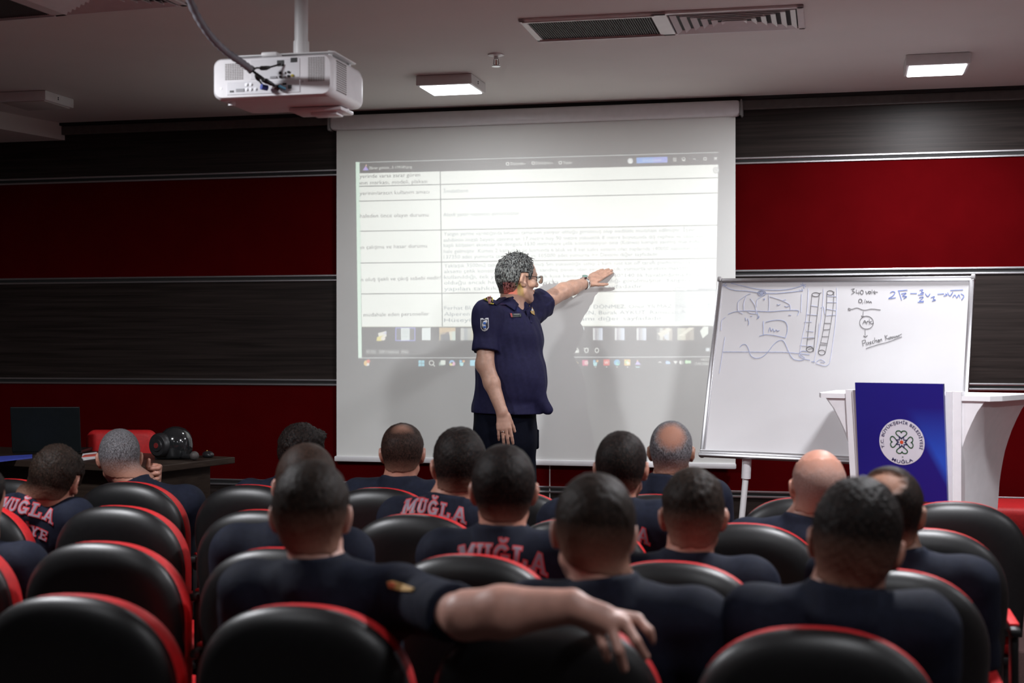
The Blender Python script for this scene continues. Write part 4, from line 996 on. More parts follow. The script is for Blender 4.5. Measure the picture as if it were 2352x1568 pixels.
# ------------------------------------------------------------------ skin, hair and cloth
def skin_mat(name, c, rough=.48): return mat(name, c, rough, var=.10, scale=45, bump=.06, bscale=500, sss=.08)
SK = [skin_mat('skin_light', (.43, .225, .175)), skin_mat('skin_tan', (.27, .135, .088)), skin_mat('skin_ruddy', (.33, .150, .105)), skin_mat('skin_fair', (.50, .29, .215))]
M_navy = mat('navy_cloth', (.0065, .0085, .0175), .78, var=.18, scale=60, bump=.25, bscale=700, spec=.12)
M_navy2 = mat('navy_polo', (.0165, .0155, .050), .72, var=.14, scale=60, bump=.2, bscale=800, spec=.15)
M_trous = mat('dark_navy_trousers', (.004, .005, .011), .85, spec=.08, var=.2, scale=60, bump=.2, bscale=600)
M_shoe = mat('black_leather', (.01, .01, .01), .35)
def hair_mat(name, c0, c1, skin=(.17, .085, .060), sc=260.):  # default skin tint is darkened: nape shade put into the colour
    if name in MATS: return MATS[name]
    m = bpy.data.materials.new(name); m.use_nodes = True; nt = m.node_tree; b = nt.nodes['Principled BSDF']
    tc = nt.nodes.new('ShaderNodeTexCoord'); mp = nt.nodes.new('ShaderNodeMapping'); mp.inputs['Scale'].default_value = (1, 1, .35); nt.links.new(tc.outputs['Object'], mp.inputs[0])
    n = nt.nodes.new('ShaderNodeTexNoise'); n.inputs['Scale'].default_value = sc; n.inputs['Detail'].default_value = 3; nt.links.new(mp.outputs[0], n.inputs['Vector'])
    cr = nt.nodes.new('ShaderNodeValToRGB'); cr.color_ramp.elements[0].position = .42; cr.color_ramp.elements[1].position = .60
    cr.color_ramp.elements[0].color = list(c0)+[1]; cr.color_ramp.elements[1].color = list(c1)+[1]; nt.links.new(n.outputs['Fac'], cr.inputs[0])
    at_ = nt.nodes.new('ShaderNodeAttribute'); at_.attribute_name = 'hair_cover'
    n2 = nt.nodes.new('ShaderNodeTexNoise'); n2.inputs['Scale'].default_value = sc*1.2; nt.links.new(tc.outputs['Object'], n2.inputs['Vector'])
    ad = nt.nodes.new('ShaderNodeMath'); ad.operation = 'MULTIPLY_ADD'; nt.links.new(n2.outputs['Fac'], ad.inputs[0]); ad.inputs[1].default_value = .9; 
    sb = nt.nodes.new('ShaderNodeMath'); sb.operation = 'SUBTRACT'; nt.links.new(at_.outputs['Fac'], sb.inputs[0]); sb.inputs[1].default_value = .45; nt.links.new(sb.outputs[0], ad.inputs[2]); ad.use_clamp = True
    mx = nt.nodes.new('ShaderNodeMix'); mx.data_type = 'RGBA'; nt.links.new(ad.outputs[0], mx.inputs[0]); mx.inputs[6].default_value = list(skin)+[1]; nt.links.new(cr.outputs[0], mx.inputs[7])
    nt.links.new(mx.outputs[2], b.inputs['Base Color']); b.inputs['Roughness'].default_value = .55; b.inputs['Specular IOR Level'].default_value = .08
    bp = nt.nodes.new('ShaderNodeBump'); bp.inputs['Strength'].default_value = .35; bp.inputs['Distance'].default_value = .004; nt.links.new(n.outputs['Fac'], bp.inputs['Height']); nt.links.new(bp.outputs[0], b.inputs['Normal'])
    MATS[name] = m; return m
H_black = hair_mat('black_hair', (.0018, .0018, .0019), (.006, .0055, .0055))
H_brown = hair_mat('dark_brown_hair', (.0035, .0024, .0018), (.011, .0076, .0056))
H_grey = hair_mat('grey_hair', (.03, .03, .033), (.14, .14, .15), skin=(.24, .115, .08), sc=320)
H_salt = hair_mat('salt_and_pepper_hair', (.006, .007, .009), (.16, .165, .165), sc=170)
H_stub = hair_mat('grey_stubble', (.10, .085, .08), (.20, .18, .175), skin=(.29, .135, .095), sc=500)
H_bald = hair_mat('balding_black_hair', (.0018, .0018, .0019), (.006, .0055, .0055), skin=(.24, .12, .08))
H_warm = hair_mat('thin_brown_hair', (.006, .004, .0035), (.025, .013, .010))

# ------------------------------------------------------------------ head, hair, hands
def rotm(yaw, pitch=0., roll=0.):
    """columns right, forward, up; yaw>0 turns to +X, pitch>0 nods down, roll>0 leans to the right"""
    y, p, r = -yaw, -pitch, roll
    Rz = np.array([[math.cos(y), -math.sin(y), 0], [math.sin(y), math.cos(y), 0], [0, 0, 1]])
    Rx = np.array([[1, 0, 0], [0, math.cos(p), -math.sin(p)], [0, math.sin(p), math.cos(p)]])
    Ry = np.array([[math.cos(r), 0, math.sin(r)], [0, 1, 0], [-math.sin(r), 0, math.cos(r)]])
    return Rz @ Rx @ Ry
def head(G, c, M, s, nb, face=True):
    W = lambda x, y, z: c+M @ (np.array([x, y, z])*s)
    G.ell(W(0, -.012, .030), np.array([.077, .098, .088])*s, M, .01)
    G.ell(W(0, -.045, .005), np.array([.068, .062, .072])*s, M, .03*s)
    G.ecap(W(0, .034, .035), W(0, .042, -.066), M[:, 0], (.062*s, .052*s), (.046*s, .042*s), .03*s)
    G.cap(W(-.046, .012, -.060), W(-.016, .066, -.100), .022*s, .016*s, .03*s); G.cap(W(.046, .012, -.060), W(.016, .066, -.100), .022*s, .016*s, .03*s)
    G.cap(W(0, -.030, -.045), nb, .056*s, .062*s, .03*s)
    if face:
        G.cap(W(-.034, .082, .024), W(.034, .082, .024), .011*s, .011*s, .012*s)
        G.cap(W(0, .087, .012), W(0, .108, -.026), .008*s, .013*s, .010*s)
        for e in (-1, 1):
            G.ell(W(e*.012, .098, -.030), np.array([.009, .010, .008])*s, M, .006*s)
            G.ell(W(e*.032, .094, .003), np.array([.017, .016, .011])*s, M, .010*s, 's'); G.ell(W(e*.032, .079, .003), np.array([.0125]*3)*s, M, .004*s)
            G.ell(W(e*.048, .060, -.022), np.array([.022, .020, .020])*s, M, .02*s)
        G.ell(W(0, .087, -.056), np.array([.024, .012, .0055])*s, M, .006*s); G.ell(W(0, .085, -.068), np.array([.021, .012, .0065])*s, M, .006*s)
        G.ell(W(0, .072, -.098), np.array([.020, .018, .016])*s, M, .015*s)
    for e in (-1, 1):
        a = rotm(R(e*-24), R(-8), R(e*8)); Me = M @ a
        G.ell(W(e*.0825, -.012, -.006), np.array([.0105, .022, .034])*s, Me, .008*s)
        G.ell(W(e*.0925, -.006, -.002), np.array([.008, .012, .020])*s, Me, .005*s, 's')
        G.ell(W(e*.079, .002, -.028), np.array([.009, .011, .012])*s, M, .008*s)
def hairmesh(c, M, s, nb, style, m, parent, loc, seed=1, name='hair'):
    h = .0045 if style.get('fine') is None else style['fine']
    ext = .17*s
    G = Vol(c-ext, c+ext, h); W = lambda x, y, z: c+M @ (np.array([x, y, z])*s)
    G.ell(W(0, -.012, .030), np.array([.077, .098, .088])*s, M, .01); G.ell(W(0, -.045, .005), np.array([.068, .062, .072])*s, M, .03*s)
    G.ecap(W(0, .034, .035), W(0, .042, -.066), M[:, 0], (.062*s, .052*s), (.046*s, .042*s), .03*s)
    G.cap(W(0, -.030, -.045), nb, .056*s, .062*s, .03*s)
    X, Y, Z = G.pts(); P = np.stack([X-c[0], Y-c[1], Z-c[2]], -1) @ M / s
    x, y, z = P[..., 0], P[..., 1], P[..., 2]
    tt, ts, tn = style.get('top', .014), style.get('side', .009), style.get('nape', .003)
    t = np.interp(z, [-.08, -.03, .03, .075, .12], [tn, (tn+ts)/2, ts, (ts+tt)/2, tt])
    t = t+np.interp(y, [0, .06, .1], [0, 0, style.get('quiff', 0.)])*np.clip((z-.05)/.03, 0, 1)
    kn = np.clip(t/.013, .12, 1)
    t = t+(wob((x, y, z), style.get('wav', .003)*.5, 55, seed)+wob((x, y, z*.6), style.get('wav', .003)*.8, 380, seed+3, 9))*kn
    for (cx, cy, cz, rx, ry, rz) in style.get('thin', []):
        e = np.sqrt(((x-cx)/rx)**2+((y-cy)/ry)**2+((z-cz)/rz)**2); e = e+wob((x, y, z), .10, 110, seed+7); t = t*np.clip((e-.75)/.5, .12, 1)
    t = np.maximum(t, .0020)
    D = G.D-t*s
    ln = style.get('line', 0.)
    f = np.interp(y, [-.2, -.078, -.05, -.036, -.028, .020, .026, .040, .052, .072, .10], [-.082, -.080, -.066, -.040, .030, .034, -.004, .002, .045+ln, .078+ln, .104+ln])
    f = f+wob((x, y, z), .004, 120, seed+9)
    D = np.maximum(D, (f-z)*s)
    if 'front' in style: D = np.maximum(D, (y-style['front']-.35*np.clip(.085-z, 0, .03)*0+wob((x, y, z), .006, 150, seed+11))*s)
    for (cx, cy, cz, rx, ry, rz) in style.get('bald', []):
        e = np.sqrt(((x-cx)/rx)**2+((y-cy)/ry)**2+((z-cz)/rz)**2); e = e+wob((x, y, z), .10, 130, seed+5)
        D = np.maximum(D, (1-e)*min(rx, ry, rz)*s)
    G.D = D.astype(np.float32); v, F = G.surf()
    o = mesh_obj(name, v-loc, F, m, parent)
    L = (v-c) @ M / s
    den = np.clip((L[:, 2]-style.get('fade0', -.085))/style.get('fadew', .06), 0, 1)*style.get('den', 1.)
    for (cx, cy, cz, rx, ry, rz) in style.get('thin', []):
        e = np.sqrt(((L[:, 0]-cx)/rx)**2+((L[:, 1]-cy)/ry)**2+((L[:, 2]-cz)/rz)**2); e = e+wob((L[:, 0], L[:, 1], L[:, 2]), .10, 110, seed+7); den = den*np.clip(style.get('thin_min', .0)+(e-.72)/.6, 0, 1)
    a = o.data.attributes.new('hair_cover', 'FLOAT', 'POINT'); a.data.foreach_set('value', den.astype(np.float32))
    return o
def unit(v): v = np.array(v, float); return v/np.linalg.norm(v)
def hand(G, w, d, n, side, curl=(.5, .5, .4), s=1.05, spread=.06, thumb=(.75, .62, -.25)):
    """w wrist, d towards the fingers, n out of the back of the hand, side towards the thumb"""
    d = unit(d); n = unit(np.array(n)-d*np.dot(n, d)); side = unit(np.array(side)-d*np.dot(side, d)-n*np.dot(side, n)); w = np.array(w, float)
    G.ecap(w-d*.01*s, w+d*.085*s, side, (.028*s, .021*s), (.041*s, .0145*s), .012)
    G.ell(w+d*.035*s+side*.024*s-n*.006*s, np.array([.018, .016, .030])*s, np.stack([side, n, d], 1), .012)
    for i in range(4):
        b = w+d*(.090, .095, .091, .081)[i]*s+side*(.031-.0205*i)*s
        ang = 0; L = np.array([(.043, .026, .021), (.047, .029, .022), (.044, .027, .021), (.034, .021, .019)][i])*s
        dd0 = unit(d+side*spread*(1.5-i)); rr = np.array([.0098, .0090, .0082, .0072])*s*(1 if i < 3 else .88)
        G.cap(b-dd0*.02*s, b, .010*s, rr[0], .006)
        for j in range(3):
            ang += curl[j]*(1+.08*i); dd = dd0*math.cos(ang)-n*math.sin(ang); e = b+dd*L[j]
            G.cap(b, e, rr[j], rr[j+1], .0035); b = e
    t0 = w+d*.022*s+side*.026*s-n*.004*s; td = unit(d*thumb[0]+side*thumb[1]+n*thumb[2])
    t1 = t0+td*.040*s; td2 = unit(td+d*.35-n*.1); t2 = t1+td2*.031*s; t3 = t2+unit(td2+d*.2)*.025*s
    G.cap(t0, t1, .0155*s, .0115*s, .010); G.cap(t1, t2, .0112*s, .0102*s, .004); G.cap(t2, t3, .0102*s, .0082*s, .004)
def chain(G, pts, rr, k=.004):
    for i in range(len(pts)-1): G.cap(pts[i], pts[i+1], rr[i], rr[i+1], k)

# ------------------------------------------------------------------ block lettering on the backs of jackets
def _r(x0, y0, x1, y1): return [(x0, y0), (x1, y0), (x1, y1), (x0, y1)]
def _arc(cx, cy, ro, ri, a0, a1, n=9):
    Q = []
    for k in range(n):
        a, b = R(a0+(a1-a0)*k/n), R(a0+(a1-a0)*(k+1)/n)
        Q.append([(cx+ro[0]*math.cos(a), cy+ro[1]*math.sin(a)), (cx+ro[0]*math.cos(b), cy+ro[1]*math.sin(b)), (cx+ri[0]*math.cos(b), cy+ri[1]*math.sin(b)), (cx+ri[0]*math.cos(a), cy+ri[1]*math.sin(a))])
    return Q
GL = {'M': (1.12, [_r(.1, 0, .29, 1), _r(.83, 0, 1.02, 1), [(.46, .28), (.62, .28), (.31, 1), (.1, 1)], [(.5, .28), (.66, .28), (1.02, 1), (.81, 1)], _r(0, 0, .39, .13), _r(.73, 0, 1.12, .13), _r(0, .87, .2, 1), _r(.92, .87, 1.12, 1)]),
      'U': (.94, [_r(.1, .3, .29, 1), _r(.65, .3, .84, 1), _r(0, .87, .39, 1), _r(.55, .87, .94, 1)]+_arc(.47, .34, (.37, .34), (.18, .18), 180, 360)),
      'Ğ': (.98, _arc(.49, .5, (.46, .52), (.26, .33), 42, 322, 14)+[_r(.5, .36, .95, .5), _r(.72, .08, .9, .42)]+_arc(.49, 1.36, (.24, .22), (.12, .10), 190, 350, 7)),
      'L': (.86, [_r(.12, 0, .31, 1), _r(0, 0, .82, .14), _r(.66, 0, .82, .36), _r(0, .87, .43, 1)]),
      'A': (1.08, [[(.1, 0), (.28, 0), (.62, 1), (.43, 1)], [(.8, 0), (.98, 0), (.65, 1), (.46, 1)], _r(.3, .26, .78, .39), _r(0, 0, .38, .12), _r(.70, 0, 1.08, .12)]),
      'İ': (.46, [_r(.13, 0, .32, 1), _r(0, 0, .45, .13), _r(0, .87, .45, 1), _r(.13, 1.12, .32, 1.3)]), 'T': (.9, [_r(.35, 0, .54, 1), _r(.05, .85, .85, 1), _r(.22, 0, .67, .12), _r(.05, .68, .19, .9), _r(.71, .68, .85, .9)]),
      'F': (.82, [_r(.12, 0, .31, 1), _r(0, 0, .43, .13), _r(.0, .86, .78, 1), _r(.25, .45, .58, .58), _r(.64, .68, .78, .9)]), 'Y': (1., [_r(.4, 0, .59, .5), _r(.27, 0, .73, .12), [(.4, .5), (.59, .45), (.27, 1), (.06, 1)], [(.4, .45), (.59, .5), (.94, 1), (.73, 1)], _r(0, .88, .37, 1), _r(.63, .88, 1., 1)]),
      'E': (.86, [_r(.12, 0, .31, 1), _r(0, 0, .8, .14), _r(0, .86, .8, 1), _r(.25, .44, .6, .57), _r(.66, .1, .8, .34), _r(.66, .66, .8, .9)])}
def inflate(Q, d):
    Q = [np.array(p, float) for p in Q]; A = sum(Q[i][0]*Q[(i+1) % 4][1]-Q[(i+1) % 4][0]*Q[i][1] for i in range(4))
    if A < 0: Q = Q[::-1]
    L = []
    for i in range(4):
        e = unit(Q[(i+1) % 4]-Q[i]+1e-9); L.append((Q[i]+np.array([e[1], -e[0]])*d, e))
    out = []
    for i in range(4):
        (p, e), (q, g) = L[i-1], L[i]; den = e[0]*g[1]-e[1]*g[0]
        if abs(den) < .2: out.append(Q[i]+(p-Q[i-1])); continue
        t = ((q[0]-p[0])*g[1]-(q[1]-p[1])*g[0])/den; out.append(p+e*t)
    return out
M_ltr = mat('lilac_lettering', (.20, .15, .19), .6, var=.1); M_ltr2 = mat('red_outline', (.42, .022, .030), .55, var=.1)
def lettering(words, v, F, parent, loc, cx, cz, width, arch, tilt, yref):
    bvh = BVHTree.FromPolygons([tuple(p) for p in v], [tuple(q) for q in F.tolist()])
    for (word, dz, wd) in words:
        for nm, m, inf, off in (('lettering_outline', M_ltr2, .070, .0035), ('lettering', M_ltr, 0., .0055)):
            vs, fs = [], []
            tot = sum(GL[c][0]+.16 for c in word)-.16; em = wd/tot; x0 = -tot/2
            for ch in word:
                for Q in GL[ch][1]:
                    q = inflate(Q, inf) if inf else [np.array(p, float) for p in Q]
                    n = 4; base = len(vs)
                    for i in range(n+1):
                        for j in range(n+1):
                            s_, t_ = i/n, j/n; p = (q[0]*(1-s_)+q[1]*s_)*(1-t_)+(q[3]*(1-s_)+q[2]*s_)*t_
                            lx = (x0+p[0])*em; lz = p[1]*em*1.12+dz-arch*(lx/(width/2))**2
                            wx = cx+lx*math.cos(tilt)+lz*math.sin(tilt); wz = cz-lx*math.sin(tilt)+lz*math.cos(tilt)
                            h = bvh.ray_cast(Vector((wx, yref-.6, wz)), Vector((0, 1, 0)))
                            vs.append((wx, (h[0].y if h[0] is not None and h[0].y < yref+.12 else yref)-off, wz))
                    for i in range(n):
                        for j in range(n):
                            a = base+i*(n+1)+j; fs.append([a, a+n+1, a+n+2, a+1])
                x0 += GL[ch][0]+.16
            mesh_obj(nm, np.array(vs)-loc, fs, m, parent)
def patch(name, px, v, F, parent, loc, m, off=.003, n=5, bvh=None):
    """cloth patch sewn on: outline seen in the photo, dropped on the garment's surface"""
    bvh = bvh or BVHTree.FromPolygons([tuple(p) for p in v], [tuple(q) for q in F.tolist()])
    c = np.mean(px, 0); k = len(px); vs, fs = [], []
    def drop(p):
        d = Vector(ray(*p)).normalized(); h = bvh.ray_cast(Vector(OX), d)
        if h[0] is None: h = bvh.find_nearest(Vector(OX)+d*bvh.find_nearest(Vector(OX))[3])
        nn = h[1] if h[1].dot(d) < 0 else -h[1]
        return np.array(h[0]+nn*off)
    vs.append(drop(c))
    for r_ in range(1, n+1):
        for p in px: vs.append(drop(c+(np.array(p, float)-c)*r_/n))
    for i in range(k): fs.append([0, 1+i, 1+(i+1) % k])
    for r_ in range(n-1):
        for i in range(k): a = 1+r_*k; fs.append([a+i, a+k+i, a+k+(i+1) % k, a+(i+1) % k])
    # a thin turned-down edge gives the patch its thickness
    a = 1+(n-1)*k; b = len(vs)
    for i in range(k): p = vs[a+i]; vs.append(p+unit(ray(*px[i]))*off*.9)
    for i in range(k): fs.append([a+i, b+i, b+(i+1) % k, a+(i+1) % k])
    return mesh_obj(name, np.array(vs)-loc, fs, m, parent)
# ------------------------------------------------------------------ seated people
HS = 1.09
def seated(row, seat, hx, hy, label, hair, hm, skin, yaw=0., nod=4., roll=0., sc=HS, tx=None, hdy=.27, arms=None, text=None, h=.008, lower=True, extra=None, shw=.185, sh_dz=0., sleeve=.62, face=False, tdy=0.):
    Y, xs_ = ROWS[row]; X = xs_[seat] if isinstance(seat, int) else seat
    ppm = FPX/np.dot(onY(hx, hy, Y+hdy)-OX, AX); hy = hy+(.116+(hair or {}).get('top', .01))*sc*ppm      # hy = top of the hair in the photo
    c = onY(hx, hy, Y+hdy); M = rotm(R(yaw), R(nod), R(roll))
    tx = (X*.45+c[0]*.55) if tx is None else tx
    nb = np.array([tx*.8+c[0]*.2, c[1]-.035+tdy, c[2]-.108*sc+sh_dz])
    per = empty('person', (X, Y+.33, 0), label, 'person', 'seated audience in navy uniform'); loc = np.array([X, Y+.33, 0])
    pel = np.array([X*.8+tx*.2, Y+.335, .57]); chest = np.array([tx, Y+.262+tdy, nb[2]-.13])
    shs = [np.array([tx+e*shw, Y+.252+tdy, nb[2]-.075]) for e in (-1, 1)]
    J = {}
    for e, sh in zip((-1, 1), shs):
        el = sh+np.array([e*.03, .06, -.285]); wr = el+np.array([-e*.04, .235, .03]); J[e] = [sh, el, wr]
    if arms:
        for e, a in arms.items(): J[e][1:3] = [np.array(p, float) for p in a]
    def torso(G, o=0.):
        G.ecap(pel, chest, (1, 0, 0), (.165+o, .125+o), (.172+o, .108+o), .03)
        for e, sh in zip((-1, 1), shs):
            G.cap(nb+np.array([e*.02, -.005, -.035]), sh+np.array([-e*.02, 0, -.005]), .052+o, .062+o, .05); G.cap(sh, sh+unit(J[e][1]-sh)*.08, .066+o, .060+o, .04)
    # skin
    pts = [c+np.array([0, 0, .2]), c-.2, c+.2, pel-.2]+[p for e in (-1, 1) for p in J[e]]
    lo = np.min(pts, 0)-.17; hi = np.max(pts, 0)+.17; hi[1] = max(hi[1], Y+.95); lo[2] = .02
    lo = np.minimum(lo, [X-.25, Y+.1, .02]); hi = np.maximum(hi, [X+.25, Y+.95, .6])
    G = Vol(lo, hi, h)
    torso(G); head(G, c, M, sc, nb, face)
    for e in (-1, 1):
        sh, el, wr = J[e]; G.cap(sh, el, .052, .044, .03); G.ecap(el, el*.55+wr*.45, (0, 0, 1), (.044, .044), (.046, .042), .02); G.cap(el*.55+wr*.45, wr, .042, .030, .02)
        if not (arms and e in arms and extra): hand(G, wr, wr-el, (0, 0, 1) if e == 1 else (0, 0, 1), (-e, 0, 0), (.3, .4, .3))
        hip = pel+np.array([e*.085, .02, -.02]); kn = np.array([X+e*.12, Y+.66, .49]); an = np.array([X+e*.12, Y+.60, .10])
        G.cap(hip, kn, .085, .058, .04); G.cap(kn, an, .054, .038, .02); G.cap(an+np.array([0, -.03, -.04]), an+np.array([0, .16, -.055]), .034, .028, .02)
    if extra: extra(G, J)
    v, F = G.surf(); mesh_obj('body', v-loc, F, skin, per)
    # shirt
    seed = int(abs(hx))
    G = Vol(lo, hi, .0085); torso(G, .013)
    for e in (-1, 1):
        sh, el, wr = J[e]; G.flatcap(sh, sh+(el-sh)*(sleeve+.2), .069, .064, .03)
    cb = nb+np.array([0, -.006, -.045]); ct = nb+(c-nb)*.23+np.array([0, -.012, 0])
    G.flatcap(cb, ct, .100*sc/1.09, .077*sc/1.09, .008)
    G.D = (G.D+wob(G.pts(), .0045, 34, seed)).astype(np.float32); X_, Y_, Z_ = G.pts(); G.D = np.maximum(G.D, .50-Z_).astype(np.float32)
    v, F = G.surf(); sh_o = mesh_obj('shirt', v-loc, F, M_navy, per)
    if text: 
        p = at(text['px'][0], text['px'][1], np.dot(np.array([tx, Y+.15, 1.0])-OX, AX))
        lettering(text['words'], v, F, sh_o, loc, p[0], p[2], text['w'], text['arch'], text.get('tilt', 0), Y+.16)
    sv = (v, F, sh_o, loc)
    # trousers and shoes
    G = Vol(np.array([X-.28, Y+.05, .03]), np.array([X+.28, Y+.9, .72]), .012)
    G.ecap(pel-np.array([0, 0, .02]), pel+np.array([0, 0, .06]), (1, 0, 0), (.178, .138), (.170, .130), .02)
    for e in (-1, 1):
        hip = pel+np.array([e*.085, .02, -.02]); kn = np.array([X+e*.12, Y+.66, .49]); an = np.array([X+e*.12, Y+.60, .10])
        G.cap(hip, kn, .098, .070, .04); G.flatcap(kn, an+np.array([0, 0, -.01]), .068, .060, .02)
    v, F = G.surf(); mesh_obj('trousers', v-loc, F, M_trous, per)
    for e in (-1, 1):
        G = Vol(np.array([X+e*.12-.07, Y+.5, -.01]), np.array([X+e*.12+.07, Y+.88, .16]), .009); an = np.array([X+e*.12, Y+.60, .10])
        G.cap(an, an+np.array([0, -.01, -.05]), .048, .044, .02); G.ecap(an+np.array([0, -.03, -.060]), an+np.array([0, .19, -.066]), (1, 0, 0), (.042, .036), (.045, .030), .02); G.D = np.maximum(G.D, .004-G.pts()[2]).astype(np.float32)
        v, F = G.surf(); mesh_obj('shoe', v-loc, F, M_shoe, per)
    if hair is not None: hairmesh(c, M, sc, nb, hair, hm, per, loc, seed)
    return per, sv, c, M
SHORT = dict(top=.014, side=.008, nape=.003, wav=.004, fade0=-.085, fadew=.06)
BUZZ = dict(top=.009, side=.006, nape=.0028, wav=.002, fade0=-.08, fadew=.07)
FADE = dict(top=.017, side=.006, nape=.0025, wav=.004, fade0=-.06, fadew=.09)
MUG = lambda w: [('MUĞLA', 0, w)]

seated('C', 0, -62, 1062, 'person cut by the left edge, only a navy shoulder showing', SHORT, H_black, SK[2], yaw=20)
seated('B', 0, 130, 1022, 'person at far left leaning right, tousled dark hair, red lettering on back', dict(SHORT, wav=.009, top=.016), H_brown, SK[2], yaw=-4, nod=14, roll=6, sc=1.08, tx=-3.10, sh_dz=.05,
       text=dict(px=(58, 1176), words=[('MUĞLA', 0, .235), ('İTFAİYE', -.074, .21)], w=.235, arch=.022, tilt=R(12)))
def p2x(G, J):
    yy = 5.6+.40
    w = onY(354, 1122, yy); G.cap(J[1][2], w, .031, .030, .015)
    pc_ = onY(352, 1092, yy); G.ecap(w, onY(354, 1072, yy), (1, 0, 0), (.030, .020), (.040, .018), .015)
    for k, y in enumerate((1072, 1084, 1097, 1109)):
        L_ = 367-k*1.2; chain(G, [onY(352, y, yy), onY(L_, y-1, yy-.012), onY(L_-3, y+3, yy-.040), onY(341+k*.5, y+5, yy-.046)], [.011, .0112, .0104, .0088], .003)
    chain(G, [onY(343, 1088, yy-.02), onY(340, 1070, yy-.03), onY(342, 1056, yy-.03)], [.0135, .0115, .009])
a2 = {1: (onY(402, 1250, 5.6+.34), onY(357, 1135, 5.6+.40))}
per2, sv2, c2, M2_ = seated('A', 1, 275, 985, 'person with grey cropped hair in front of the desk, hand raised to cheek', dict(BUZZ, top=.008, wav=.003, fade0=-.07, fadew=.08), H_grey, SK[2], yaw=-25, sc=1.08, tx=-3.03, arms=a2, extra=p2x, h=.0055)
patch('shoulder_board', [(362, 1140), (379, 1142), (402, 1153), (388, 1160), (372, 1150)], sv2[0], sv2[1], sv2[2], sv2[3], mat('board_gold', (.42, .34, .18), .5), .004, 3)
patch('sleeve_badge', [(412, 1201), (418, 1198), (424, 1206), (425, 1222), (420, 1230), (414, 1218)], sv2[0], sv2[1], sv2[2], sv2[3], mat('badge_red', (.5, .10, .04), .5), .004, 3)
seated('A', 2, 694, 972, 'person with thick black swept hair before the red wall, mostly hidden', dict(SHORT, top=.026, wav=.010, quiff=.02), H_black, SK[0], yaw=12, nod=4, sc=1.02, tx=-2.36)
seated('C', 2, 704, 1018, 'person with brown buzz cut hidden behind a larger dark head', dict(BUZZ, den=.9), H_brown, SK[0], yaw=-18, sc=1.12, nod=2, hdy=.30, tx=-1.66)
seated('A', 3, 925, 971, 'person with thinning dark hair before the lower left of the screen', dict(SHORT, top=.010, thin_min=.74, thin=[(0, -.06, .09, .06, .06, .05)]), H_warm, SK[2], yaw=-12, nod=8, sc=1.06)
seated('B', 3, 1055, 981, 'person with short black hair, red lettering on back, left of the presenter\'s legs', dict(SHORT, top=.012), H_black, SK[2], yaw=-19, sc=1.13,
       text=dict(px=(993, 1181), words=MUG(.245), w=.245, arch=.020, tilt=R(6)))
seated('C', 3, 1157, 1021, 'person with round black cropped head directly below the presenter, large red lettering', dict(SHORT, top=.011, side=.009), H_black, SK[2], yaw=-13, sc=1.10, tx=-.985,
       text=dict(px=(1152, 1291), words=MUG(.27), w=.27, arch=.026, tilt=R(5)))
seated('B', 4, 1428, 990, 'person with black hair, left neighbour of the grey bald-crowned man', dict(SHORT, top=.012), H_black, SK[2], yaw=-1, sc=1.05, tx=-.80,
       text=dict(px=(1410, 1228), words=MUG(.25), w=.25, arch=.022, tilt=R(6)))
seated('A', 5, 1542, 966, 'person with grey hair and bald crown before the right edge of the screen', dict(BUZZ, top=.008, thin=[(.004, -.085, .070, .055, .06, .058)], thin_min=.13), H_grey, SK[1], yaw=-4, nod=-2, sc=1.04)
seated('C', 4, 1592, 1076, 'person with short dark brown hair and reddish ears below the whiteboard', dict(FADE, wav=.006), H_brown, SK[2], yaw=-8, nod=4, sc=1.06)
seated('B', 5, 1880, 1031, 'bald person with shiny head in front of the whiteboard', dict(BUZZ, top=.004, side=.0034, nape=.003, wav=.0006, den=.55, thin=[(0, .0, .10, .088, .118, .078)], bald=[(0, .01, .10, .070, .095, .060)]), H_stub, SK[2], yaw=-9, sc=1.10, tx=-.14)
seated('C', 5, 2045, 1071, 'person with bald crown patch in dark hair, before the blue lectern panel', dict(SHORT, top=.011, thin=[(-.008, -.075, .085, .050, .06, .030)]), H_bald, SK[1], yaw=9, nod=2, sc=1.06, tx=.16)
seated('D', 3, 1964, 1096, 'person with tall black hair nearest the camera at right', dict(FADE, top=.020, side=.009, wav=.006), H_black, SK[2], yaw=0, sc=1.13, tx=-.01, roll=8, sh_dz=.02)
seated('D', 2, 1362, 1087, 'person with rounded dark brown hair behind the outstretched forearm', dict(FADE, top=.014, side=.009), H_brown, SK[0], yaw=-16, roll=5, sc=1.09, tx=-.52, shw=.195)
# the man who lays his arm over the next seat
Y5 = 3.04
def at5(x, y, s): return at(x, y, s)
def p5x(G, J):
    sh, el, wr = J[1]
    w2 = at5(1312, 1392, 2.94)
    G.ecap(at5(1075, 1412, 2.99), at5(1150, 1405, 2.96), (0, 0, 1), (.050, .048), (.052, .046), .02); G.ecap(at5(1150, 1405, 2.96), w2, (0, 0, 1), (.051, .045), (.032, .026), .02)
    kn = [at5(1374, 1447, 2.93), at5(1404, 1443, 2.90), at5(1436, 1432, 2.90), at5(1464, 1422, 2.93)]
    G.ecap(w2, at5(1385, 1425, 2.92), (.5, 0, -.86), (.032, .024), (.036, .017), .015)
    for p in kn: G.cap(at5(1335, 1405, 2.93), p, .020, .0135, .014)
    chain(G, [kn[0], at5(1386, 1482, 2.895), at5(1396, 1512, 2.90)], [.0115, .0105, .0088])
    chain(G, [kn[1], at5(1422, 1494, 2.87), at5(1434, 1536, 2.885)], [.0118, .0108, .0088])
    chain(G, [kn[2], at5(1460, 1472, 2.87), at5(1483, 1508, 2.885)], [.0118, .0108, .0088])
    chain(G, [kn[3], at5(1490, 1448, 2.90), at5(1506, 1474, 2.91)], [.011, .0098, .0082])
    chain(G, [at5(1350, 1398, 2.98), at5(1400, 1405, 3.02), at5(1430, 1425, 3.05)], [.016, .013, .010])
